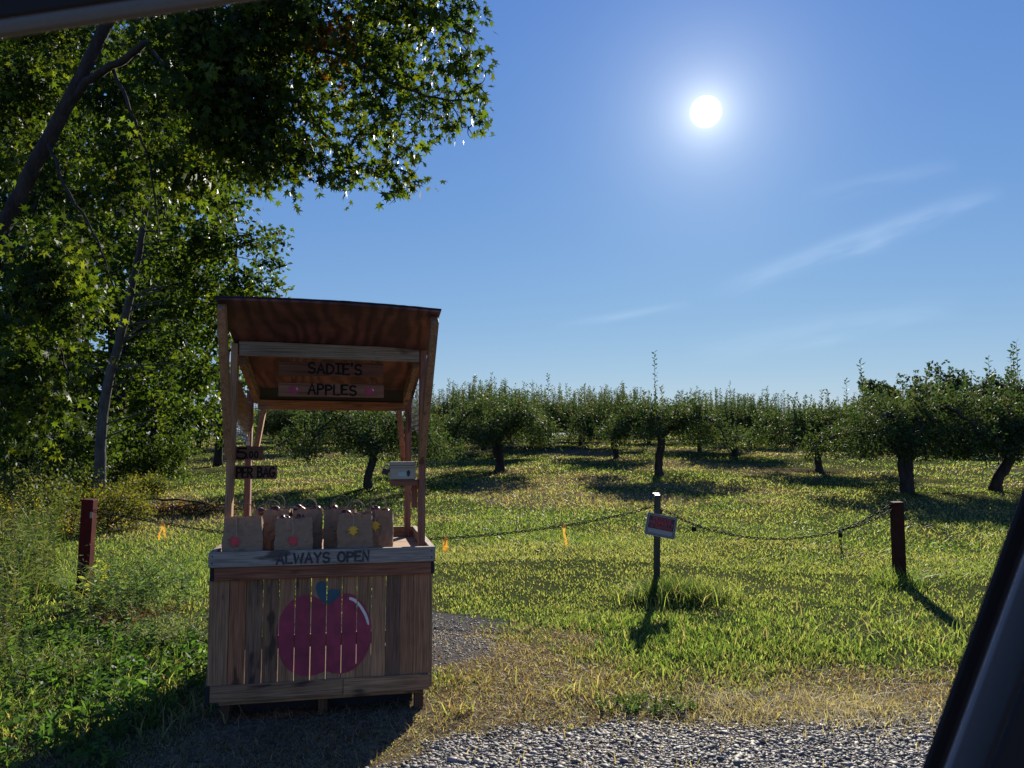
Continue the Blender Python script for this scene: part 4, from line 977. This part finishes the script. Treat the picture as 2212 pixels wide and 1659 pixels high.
for cx_ in (-.222, .222):
    o = flat_poly('painted_apple', [(cx_ + .031 * math.cos(a_) , .040 + (.024 - .004 * math.cos(a_ * 2)) * math.sin(a_) - (.007 if abs(a_ - 1.57) < .2 else 0)) for a_ in np.linspace(0, 6.1, 22)], -.0105, APPLE_PAINT, t)
    flat_poly('apple_highlight', [(cx_ + .014, .054), (cx_ + .022, .050), (cx_ + .026, .040), (cx_ + .022, .038), (cx_ + .018, .047)], -.0112, WHITE_PAINT, o)
    MB().bar((cx_, -.0108, .061), (cx_ + .006, -.0108, .069), .004, .0008, (1, 0, 0), (1, 1, 1), 0).build('apple_stem', TEAL_PAINT, o)
for sx in (-.235, .235): MB().tube(smooth_path([(sx, 0, .080), (sx + .006, 0, .102), (sx - .002, 0, .125)], 3), .0018, 5).build('hook', DARK_METAL, t)
# price signs
t = on_stand('price_sign', .093, .247, 1.425, 'small wooden board lettered 5.00 on the left post', 'sign', 'price boards on the left post')
MB().box((-.03, -.008, 0), (.158, .008, .080), (.8, .78, .74)).build('board', W_SIGN, t)
o = lettering('5', .012, .062, .008, .060, .011, -.0095, 0, .2, 'lettering', DARK_PAINT, t)
lettering('.00', .066, .128, .012, .036, .008, -.0095, .02, .22, 'lettering', DARK_PAINT, t)
t = on_stand('price_sign', .093, .247, 1.312, 'wider wooden board lettered PER BAG, below the 5.00 board', 'sign', 'price boards on the left post')
MB().box((-.03, -.008, 0), (.238, .008, .080), (.9, .86, .8)).build('board', W_SIGN, t)
lettering('PER BAG', .012, .226, .012, .056, .010, -.0095, .06, .17, 'lettering', DARK_PAINT, t)
# cash box and padlock
t = on_stand('cash_box', 1.068, .215, 1.306, 'beige metal cash box with a black up arrow, on the shelf of the right post', 'cash box')
MB().box((-.077, -.045, 0), (.077, .045, .070), (1, 1, 1), .003).build('box_body', BOX_PAINT, t)
mb = MB(); mb.box((-.084, -.050, .0705), (.084, .050, .082), (.98, 1, .98), .002); mb.box((-.078, -.046, .0825), (.078, .046, .106), (.85, .95, .9), .004); mb.build('lid', BOX_PAINT, t)
flat_poly('arrow', [(.028, .018), (.040, .018), (.040, .046), (.046, .046), (.034, .058), (.022, .046), (.028, .046)], -.0462, SIGN_BLACK, t)
flat_poly('label', [(-.026, .019), (.020, .019), (.020, .044), (-.026, .044)], -.0462, GREEN_LABEL, t)
MB().box((-.083, -.012, .040), (-.0775, .012, .069), (1, 1, 1), .001).build('hasp', METAL, t)
t = on_stand('padlock', .962, .21, 1.335, 'black padlock hanging from the left end of the cash box', 'padlock', rz=.2)
t.rotation_euler = (0, R(14), SA)
MB().box((-.021, -.010, 0), (.021, .010, .034), (1, 1, 1), .004).build('lock_body', BLACK_PLASTIC, t)
MB().tube(smooth_path([(-.012, 0, .03), (-.012, 0, .05), (0, 0, .06), (.013, 0, .05), (.014, 0, .034)], 4), .003, 6).build('shackle', METAL, t)

# paper bags
LEAFTAG = [(0, 0), (.10, -.12), (.05, -.36), (.20, -.26), (.36, -.56), (.44, -.24), (.72, -.44), (.66, -.17), (.86, -.20), (.78, -.08), (1.05, 0)]
LEAFTAG = LEAFTAG + [(a_, -b_) for a_, b_ in LEAFTAG[-2:0:-1]]
def paper_bag(u0, u1, v0, dep, htop, label, seed, tagc=None, tagpos=None, handle='up', rz=0.0, flare=.0, col=(.34, .23, .14), slouch=0.0):
    wd = u1 - u0; h = htop - .859; t = on_stand('paper_bag', (u0 + u1) / 2, v0 + dep / 2, .859, label, 'paper bag', 'paper bags of apples on the stand', rz)
    rng = np.random.default_rng(seed); NU, NV, NH = 8, 5, 12; vs_, fs_ = [], []
    per = [(-.5 + i / NU, -.5) for i in range(NU)] + [(.5, -.5 + i / NV) for i in range(NV)] + [(.5 - i / NU, .5) for i in range(NU)] + [(-.5, .5 - i / NV) for i in range(NV)]
    n = len(per)
    for j in range(NH + 1):
        z = h * j / NH; f = j / NH; bul = 1 + .07 * math.sin(f * 3.0) + flare * f - slouch * f
        for i, (a_, b_) in enumerate(per):
            cr = .0035 * math.sin(i * 2.3 + j * 1.1 + seed) + rng.normal(0, .0022)
            fold = -.010 * math.exp(-((f - .62) / .06) ** 2) * (1 if (i + seed) % 3 else .3)
            y_ = b_ * dep * (1 + .12 * math.sin(f * 3)) + (cr + fold * .5) * np.sign(b_) + (0.02 * f * f if False else 0)
            x_ = a_ * wd * bul * (1 - .02 * f) + (cr * .5 + fold * .4) * np.sign(a_)
            vs_.append((x_, y_, z + (.004 * math.sin(i * 1.7 + seed) + rng.normal(0, .0015) if j == NH else 0)))
    for j in range(NH):
        for i in range(n): fs_.append((j * n + i, j * n + (i + 1) % n, (j + 1) * n + (i + 1) % n, (j + 1) * n + i))
    fs_.append(tuple(range(n - 1, -1, -1)))
    # paper has thickness: an inner skin 1 mm inside
    m0 = len(vs_); inner = [(x_ * (1 - .002 / wd), y_ * (1 - .002 / dep), max(z, .001)) for x_, y_, z in vs_]
    vs2 = vs_ + inner; fs2 = list(fs_) + [tuple(reversed([q + m0 for q in f])) for f in fs_] + [(NH * n + i, NH * n + (i + 1) % n, m0 + NH * n + (i + 1) % n, m0 + NH * n + i) for i in range(n)]
    mb = MB(); mb.raw(vs2, fs2, col); mb.build('bag_body', PAPER, t, False)
    for k, yy in enumerate((-dep / 2 - .002, dep / 2 - .004)):
        cxh = rng.uniform(-.01, .01); hw = .045
        if handle == 'down' and k == 0: pts = [(cxh - hw * .4, yy, h - .02), (cxh - hw * .5, yy - .002, h + .005), (cxh - hw * .55, yy - .006, h - .05), (cxh - hw * .2, yy - .006, h - .09)]
        elif handle == 'down': pts = [(cxh - hw, yy, h - .03), (cxh - hw * .8, yy, h + .05), (cxh + hw * .2, yy, h + .075), (cxh + hw * .9, yy, h + .04), (cxh + hw, yy, h - .03)]
        else:
            hh = rng.uniform(.055, .085); sh = rng.uniform(-.015, .015); pts = [(cxh - hw, yy, h - .03), (cxh - hw * .9 + sh * .5, yy - .004, h + hh * .6), (cxh + sh, yy - .008, h + hh), (cxh + hw * .9 + sh * .5, yy - .004, h + hh * .6), (cxh + hw, yy, h - .03)]
        MB().tube(smooth_path(pts, 5), .0022, 6, (.30, .23, .15)).build('handle', PAPER, t, True)
    if tagc:
        tx_, tz_ = tagpos; m = plain('leaf_tag_paint', tagc, .6)
        yy = -dep / 2 * 1.14 - .010
        sz = .062; a_ = rng.uniform(-.3, .3) - math.pi / 2; bm = bmesh.new()
        pl = [(tx_ + sz * (x_ * math.cos(a_) - y_ * math.sin(a_)), tz_ + sz * (x_ * math.sin(a_) + y_ * math.cos(a_))) for x_, y_ in LEAFTAG]
        f0 = bm.faces.new([bm.verts.new((x_, yy, z)) for x_, z in pl]); r_ = bmesh.ops.extrude_face_region(bm, geom=[f0])
        for q in [e for e in r_['geom'] if isinstance(e, bmesh.types.BMVert)]: q.co.y += .0015
        bmesh.ops.triangulate(bm, faces=[f for f in bm.faces if len(f.verts) > 4]); bmesh.ops.recalc_face_normals(bm, faces=list(bm.faces))
        me = bpy.data.meshes.new('leaf_tag'); bm.to_mesh(me); bm.free(); tg = link('leaf_tag', me, m, t)
        MB().tube(smooth_path([(tx_, yy + .0005, tz_ - .003), (tx_ + .004, yy + .002, tz_ + .03), (tx_ - .004, -dep / 2 - .004, h + .006)], 4), .0011, 5, (.55, .48, .36)).build('string', PAPER, tg)
    return t
RT, YT, OT = (.55, .05, .06), (.72, .42, .03), (.60, .20, .03)
paper_bag(.062, .278, .046, .085, 1.106, 'wide paper bag against the left front post with a dull red leaf tag', 1, RT, (-.035, .145), 'down', .02, -.10)
paper_bag(.215, .405, .26, .12, 1.128, 'wide open paper bag behind the two front left bags, full of apples', 2, None, None, 'up', -.1, .06)
paper_bag(.345, .548, .050, .10, 1.098, 'paper bag with a bright red leaf tag in the middle of the tray front', 3, RT, (-.008, .140), 'up', .03, -.06)
paper_bag(.425, .592, .25, .12, 1.130, 'crumpled paper bag standing behind the bag with the bright red tag', 4, None, None, 'up', .05)
paper_bag(.612, .79, .22, .12, 1.130, 'paper bag with a small orange leaf tag, mostly hidden behind the front right bag', 5, OT, (.0, .155), 'up', .02)
paper_bag(.695, .884, .050, .105, 1.116, 'front right paper bag with a yellow leaf tag hanging near its top', 6, YT, (-.012, .19), 'up', -.02, .0, (.33, .215, .13))
paper_bag(.852, 1.012, .155, .12, 1.126, 'rightmost paper bag of the tray with a large yellow leaf tag', 7, YT, (-.02, .205), 'up', -.06, .0, (.32, .20, .12))
# apples showing in the bags
am, g, b = mat('apple_skin'); n1 = noise(g, 14, 4); g.links.new(ramp(g, n1, [(.35, (.07, .010, .012)), (.62, (.14, .028, .020)), (.8, (.20, .09, .04))]), b.inputs['Base Color']); b.inputs['Roughness'].default_value = .28
def apple_mesh():
    mb = MB(); NS, NR = 20, 14; vs_, fs_ = [], []
    for j in range(NR + 1):
        ph = math.pi * j / NR; r_ = math.sin(ph); z = math.cos(ph)
        rr = r_ * (1.0 + .06 * math.cos(ph)); zz = z * .9 - (.38 * math.exp(-(ph / .42) ** 2)) + .22 * math.exp(-((math.pi - ph) / .35) ** 2)
        for i in range(NS): a_ = 2 * math.pi * i / NS; k = 1 + .02 * math.cos(5 * a_) * (1 if j > NR * .6 else .3); vs_.append((rr * k * math.cos(a_) + 1e-4 * math.cos(a_), rr * k * math.sin(a_) + 1e-4 * math.sin(a_), zz))
    for j in range(NR):
        for i in range(NS): fs_.append((j * NS + i, (j + 1) * NS + i, (j + 1) * NS + (i + 1) % NS, j * NS + (i + 1) % NS))
    mb.raw(vs_, fs_); mb.tube([(0, 0, .55), (.05, .02, .8), (.12, .05, 1.02)], [.05, .035, .05], 5, (.1, .06, .03))
    return mb
a0 = None
for (u_, v_, w_, r_, lab) in ((.248, .30, 1.108, .038, 'dark red apple at the left end of the wide open bag behind'), (.315, .32, 1.115, .037, 'shiny apple in the middle of the wide open bag behind'), (.372, .315, 1.100, .036, 'apple at the right side of the wide open bag behind'),
                              (.392, .10, 1.082, .034, 'apple peeping over the rim left of the red-tagged middle bag'), (.482, .10, 1.085, .037, 'apple at the right of the red-tagged middle bag'),
                              (.462, .31, 1.122, .037, 'apple high in the crumpled bag behind the middle, left one'), (.553, .31, 1.116, .036, 'apple high in the crumpled bag behind the middle, right one'),
                              (.655, .275, 1.118, .037, 'apple showing in the half hidden orange-tagged bag'), (.735, .105, 1.102, .036, 'apple at the left of the front right bag'), (.800, .10, 1.085, .034, 'apple low in the middle of the front right bag'),
                              (.905, .21, 1.118, .035, 'bright pink-red apple in the rightmost bag'), (.965, .225, 1.098, .035, 'darker apple at the right side of the rightmost bag')):
    if a0 is None: o = a0 = apple_mesh().build('apple', am, None, True)
    else: o = a0.copy(); COL.objects.link(o)
    o.location = S(u_, v_, w_ + .002); o.scale = (r_,) * 3; o.rotation_euler = (random.uniform(-.6, .6), random.uniform(-.6, .6), random.uniform(0, 6)); tag(o, lab, 'apple', 'apples in the paper bags')

# ------------------------------------------------------------------ posts, chain, ribbons, sign
def post(name, label, base_px, s, top_px, wpx, m, thick=None, parts=()):
    b0 = P(*base_px, s); t0 = P(*top_px, s); b0[2] = float(zt(b0[0], b0[1])) - .06
    d = t0 - b0
    t = empty(name, b0); tag(t, label, 'post'); w_ = wpx / FPX * s; th = thick or w_ * .8
    MB().bar((0, 0, 0), tuple(d), w_, th, (1, 0, 0), (1, 1, 1), .006).build('shaft', m, t); return t, b0, t0, w_, th
t, LB, LT, lw, lth = post('red_post', 'rust-red painted wooden post standing in weeds at the left', (180, 1292), 7.75, (194, 1078), 25.5, RED_POST)
dd = LT - LB
mb = MB(); mb.bar(tuple(dd * .62 + np.array([.0, -lth / 2 - .002, 0])), tuple(dd * .12 + np.array([0, -lth / 2 - .002, 0])), .006, .003, (1, 0, 0), (1, 1, 1), 0); mb.build('crack', BLACK_TAR, t)
MB().box((dd[0] + .035, dd[1] - lth / 2 - .004, dd[2] - .185), (dd[0] + .060, dd[1] - lth / 2 - .0005, dd[2] - .125), (1, 1, 1), .001).build('metal_plate', plain('pale_plate', (.30, .26, .18), .6), t)
t, RB, RTp, rw, rth = post('brown_post', 'dark brown wooden post leaning slightly at the right end of the chain', (1944, 1270), 8.45, (1937, 1084), 23, BROWN_POST)
t, CB, CT, cw, cth = post('metal_post', 'slim dark metal post holding the private property sign', (1418, 1282), 7.9, (1420, 1069), 13, plain('dark_green_metal', (.035, .045, .04), .5, .3, nz=.3), .05)
MB().box((CT[0] - CB[0] - cw / 2 - .002, -.027, CT[2] - CB[2] + .001), (CT[0] - CB[0] + cw / 2 + .002, .027, CT[2] - CB[2] + .012), (1, 1, 1), .001).build('cap', plain('bare_metal_top', (.6, .6, .58), .35, .6), t)
MB().tube([(CT[0] - CB[0] + cw / 2 + .004, 0, CT[2] - CB[2] - .17), (CT[0] - CB[0] + cw / 2 + .028, 0, CT[2] - CB[2] - .17)], .030, 10).build('hook_bolt', DARK_METAL, t)

def link_geo(L=.060, W=.034, r=.0048, n=12, k=5):
    vs_, fs_ = [], []
    for i in range(n):
        a_ = 2 * math.pi * i / n; cx_ = (W / 2 - r) * math.cos(a_); sy = (W / 2 - r) * math.sin(a_) + math.copysign(L / 2 - W / 2, math.sin(a_) if abs(math.sin(a_)) > 1e-6 else 1)
        if abs(math.sin(a_)) < 1e-6: sy = 0
        tdir = Vector((-math.sin(a_), math.cos(a_), 0)); nn = Vector((math.cos(a_), math.sin(a_), 0))
        for j in range(k):
            b_ = 2 * math.pi * j / k; vs_.append(Vector((cx_, sy, 0)) + nn * math.cos(b_) * r + Vector((0, 0, 1)) * math.sin(b_) * r)
    for i in range(n):
        for j in range(k): fs_.append((i * k + j, ((i + 1) % n) * k + j, ((i + 1) % n) * k + (j + 1) % k, i * k + (j + 1) % k))
    return vs_, fs_
LV, LF = link_geo()
def chain(name, label, runs, pitch=.048):
    mb = MB(); org = Vector(runs[0][0])
    for run in runs:
        pts = [Vector(p) for p in smooth_path(run, 24)]; cum = [0]
        for a_, b_ in zip(pts[:-1], pts[1:]): cum.append(cum[-1] + (b_ - a_).length)
        m = int(cum[-1] / pitch); cum = np.array(cum); arr = np.array(pts)
        for i in range(m + 1):
            s_ = i * pitch; p = Vector([np.interp(s_, cum, arr[:, q]) for q in range(3)]); p2 = Vector([np.interp(min(s_ + .01, cum[-1]), cum, arr[:, q]) for q in range(3)]); p1 = Vector([np.interp(max(s_ - .01, 0), cum, arr[:, q]) for q in range(3)])
            d = (p2 - p1).normalized(); z = Vector((0, 1, 0)) if abs(d.y) < .9 else Vector((1, 0, 0)); z = (z - d * z.dot(d)).normalized(); x_ = d.cross(z)
            a_ = (math.pi / 4 if i % 2 else -math.pi / 4) + random.uniform(-.15, .15); z2 = z * math.cos(a_) + x_ * math.sin(a_); x2 = d.cross(z2)
            mb.raw([p - org + x2 * q.x + d * q.y + z2 * q.z for q in LV], LF)
    o = mb.build(name, DARK_METAL, None, True); o.location = org; return tag(o, label, 'chain')
sA = 7.75
chain('chain', 'long dark chain hanging from the red post past the stand to the sign post', [[P(206, 1104, 7.7), P(330, 1126, 7.72), P(475, 1149, 7.75), P(700, 1170, 7.78), P(930, 1164, 7.8), P(1080, 1153, 7.82), P(1215, 1136, 7.84), P(1330, 1115, 7.86), P(1412, 1094, 7.86)]])
chain('chain', 'dark chain sagging from the metal sign post to the brown post, doubled there', [[P(1428, 1099, 7.9), P(1500, 1133, 8.0), P(1590, 1157, 8.1), P(1680, 1164, 8.2), P(1760, 1158, 8.3), P(1815, 1146, 8.35), P(1870, 1122, 8.4), P(1929, 1088, 8.45)], [P(1818, 1145, 8.34), P(1875, 1128, 8.37), P(1930, 1100, 8.42)], [P(1814, 1152, 8.33), P(1816, 1178, 8.33), P(1820, 1206, 8.33)]])
for u_, v_, s_, lab in ((1499, 1132, 7.98, 'small padlock hanging on the chain just right of the private property sign'), (1815, 1146, 8.31, 'padlock where the right chain doubles back near the brown post')):
    q = P(u_, v_, s_); t = tag(empty('padlock', q, .3), lab, 'padlock')
    MB().box((-.024, -.011, -.075), (.024, .011, -.028), (1, 1, 1), .005).build('lock_body', DARK_METAL, t)
    MB().tube(smooth_path([(-.014, 0, -.03), (-.014, 0, -.005), (0, 0, .008), (.014, 0, -.005), (.014, 0, -.03)], 4), .0035, 6).build('shackle', METAL, t)
def ribbon(u, v, s, L, w_, label, seed, tails):
    q = P(u, v, s); rng = random.Random(seed); mb = MB()
    for (dx, Lk) in tails:
        vs_ = []; n = 9
        for i in range(n + 1):
            f = i / n; tw = rng.uniform(-.5, .5) + f * 1.5 * rng.choice((-1, 1)) * .5; c = Vector((dx * f + .008 * math.sin(f * 6 + seed), .02 * f, -Lk * f)); wv = Vector((math.cos(tw), math.sin(tw), 0)) * (w_ / 2) * (.55 + .45 * f)
            vs_ += [c - wv, c + wv]
        o_ = Vector((0, .0008, 0)); k = len(vs_); top = vs_ + [p + o_ for p in vs_]
        fs_ = [(2 * i, 2 * i + 1, 2 * i + 3, 2 * i + 2) for i in range(n)] + [(k + 2 * i, k + 2 * i + 2, k + 2 * i + 3, k + 2 * i + 1) for i in range(n)]
        mb.raw(top, fs_, (.90, .70, .22))
    mb.tube([(-.012, 0, .01), (.012, 0, -.004)], .014, 6, (.85, .5, .10))
    o = mb.build('flagging_ribbon', TAPE); o.location = q; return tag(o, label, 'ribbon', 'orange ribbons tied on the chain')
ribbon(352, 1133, 7.7, .15, .03, 'orange flagging ribbon with two tails tied on the chain left of the stand', 1, [(-.05, .155), (.03, .15)])
ribbon(963, 1163, 7.78, .14, .045, 'short orange ribbon on the chain just right of the stand', 2, [(-.02, .135), (.012, .12)])
ribbon(1219, 1136, 7.82, .22, .034, 'long yellow-orange ribbon on the chain midway between stand and sign', 3, [(.014, .215)])

# private property sign, hung tilted on the chain
q = P(1428, 1136, 7.78); t = empty('private_property_sign', q); t.rotation_euler = (R(-4), R(11.5), R(6)); tag(t, 'tilted white-bordered sign reading PRIVATE PROPERTY hung on the chain at the metal post', 'sign')
def rrect(w_, h_, r_): return [(sx * (w_ / 2 - r_) + r_ * math.cos(a_), sz * (h_ / 2 - r_) + r_ * math.sin(a_)) for sx, sz, a0_ in ((1, 1, 0), (-1, 1, 90), (-1, -1, 180), (1, -1, 270)) for a_ in (R(a0_), R(a0_ + 45), R(a0_ + 90))]
t.scale = (1.12, 1, 1.08)
SW_, SH_ = .283, .205
pl = rrect(SW_, SH_, .012); mb = MB(); n = len(pl)
mb.raw([(x_, 0, z) for x_, z in pl] + [(x_, .004, z) for x_, z in pl], [tuple(range(n)), tuple(range(2 * n - 1, n - 1, -1))] + [(i, n + i, n + (i + 1) % n, (i + 1) % n) for i in range(n)]); mb.build('plate', SIGN_WHITE, t)
def frame(w_, h_, th, y, m, nm='border'):
    mb = MB()
    for a_, b_ in (((-w_ / 2, -h_ / 2), (w_ / 2, -h_ / 2 + th)), ((-w_ / 2, h_ / 2 - th), (w_ / 2, h_ / 2)), ((-w_ / 2, -h_ / 2 + th), (-w_ / 2 + th, h_ / 2 - th)), ((w_ / 2 - th, -h_ / 2 + th), (w_ / 2, h_ / 2 - th))):
        mb.raw([(a_[0], y, a_[1]), (b_[0], y, a_[1]), (b_[0], y, b_[1]), (a_[0], y, b_[1])], [(0, 1, 2, 3)])
    return mb.build(nm, m, t)
frame(SW_ - .018, SH_ - .018, .006, -.0012, SIGN_BLACK)
flat_poly('black_panel', [(-.118, -.036), (.118, -.036), (.118, .079), (-.118, .079)], -.0012, SIGN_BLACK, t)
frame(.240, .162, .004, -.0010, SIGN_BLACK, 'inner_line')
lettering('PRiVATE', -.085 + .005, .098, .042, .030, .0085, -.0022, 0, .2, 'lettering', SIGN_RED, t) if False else lettering('PRIVATE', -.080, .085, .042, .028, .0062, -.0022, 0, .30, 'lettering', SIGN_RED, t)
lettering('PROPERTY', -.108, .110, .003, .030, .0064, -.0022, 0, .30, 'lettering', SIGN_RED, t)
lettering('NO TRESPASSING', -.100, .100, -.026, .018, .0042, -.0022, 0, .22, 'lettering', SIGN_RED, t)
MB().tube(smooth_path([(-.12, .002, .095), (-.135, .01, .14), (-.12, .02, .165)], 4), .0018, 5).build('hanging_wire', METAL, t); MB().tube(smooth_path([(.115, .002, .095), (.11, .03, .125), (.10, .05, .15)], 4), .0018, 5).build('hanging_wire', METAL, t)

# ------------------------------------------------------------------ car the view is taken from
ct = empty('car', (0, -.3, 0)); tag(ct, 'blurred dark window pillar and roof edge of a parked car close to the viewer', 'car')
off = np.array([0, .3, 0])
def prism(nm, quad, s0, s1, m, ext=0.0):
    c8 = [tuple(P(u, v, s0) + off) for u, v in quad] + [tuple(P(u, v, s1) + off) for u, v in quad]
    MB().hull8(c8, (1, 1, 1), .004).build(nm, m, ct)
def along(p, q, k): return (p[0] + (q[0] - p[0]) * k, p[1] + (q[1] - p[1]) * k)
e1, e2 = ((2212, 1048), (1991, 1659)), ((2212, 1194), (2040, 1659)); e3 = ((2212, 1461), (2135, 1659)); e4 = ((2420, 1461), (2330, 1659))
prism('window_pillar', [along(*e1, -2.2), along(*e1, 2.2), along(*e2, 2.55), along(*e2, -3.1)], .60, .64, CAR_BLACK)
prism('pillar_trim', [along(*e2, -3.2), along(*e2, 2.7), along(*e3, 4.0), along(*e3, -7.0)], .52, .585, CAR_TRIM)
prism('pillar_cover', [along(*e3, -6.6), along(*e3, 4.2), along(*e4, 4.2), along(*e4, -6.6)], .47, .515, CAR_BLACK)
prism('roof_rail', [(-700, 190), (700, -20), (2600, -330), (2600, -420), (700, -90), (-700, 120)][:2] + [(700, -62), (-700, 148)], .50, .54, CAR_HEAD)
prism('roof_lining', [(-700, 150), (700, -60), (700, -160), (-700, 40)], .545, .56, CAR_BLACK)
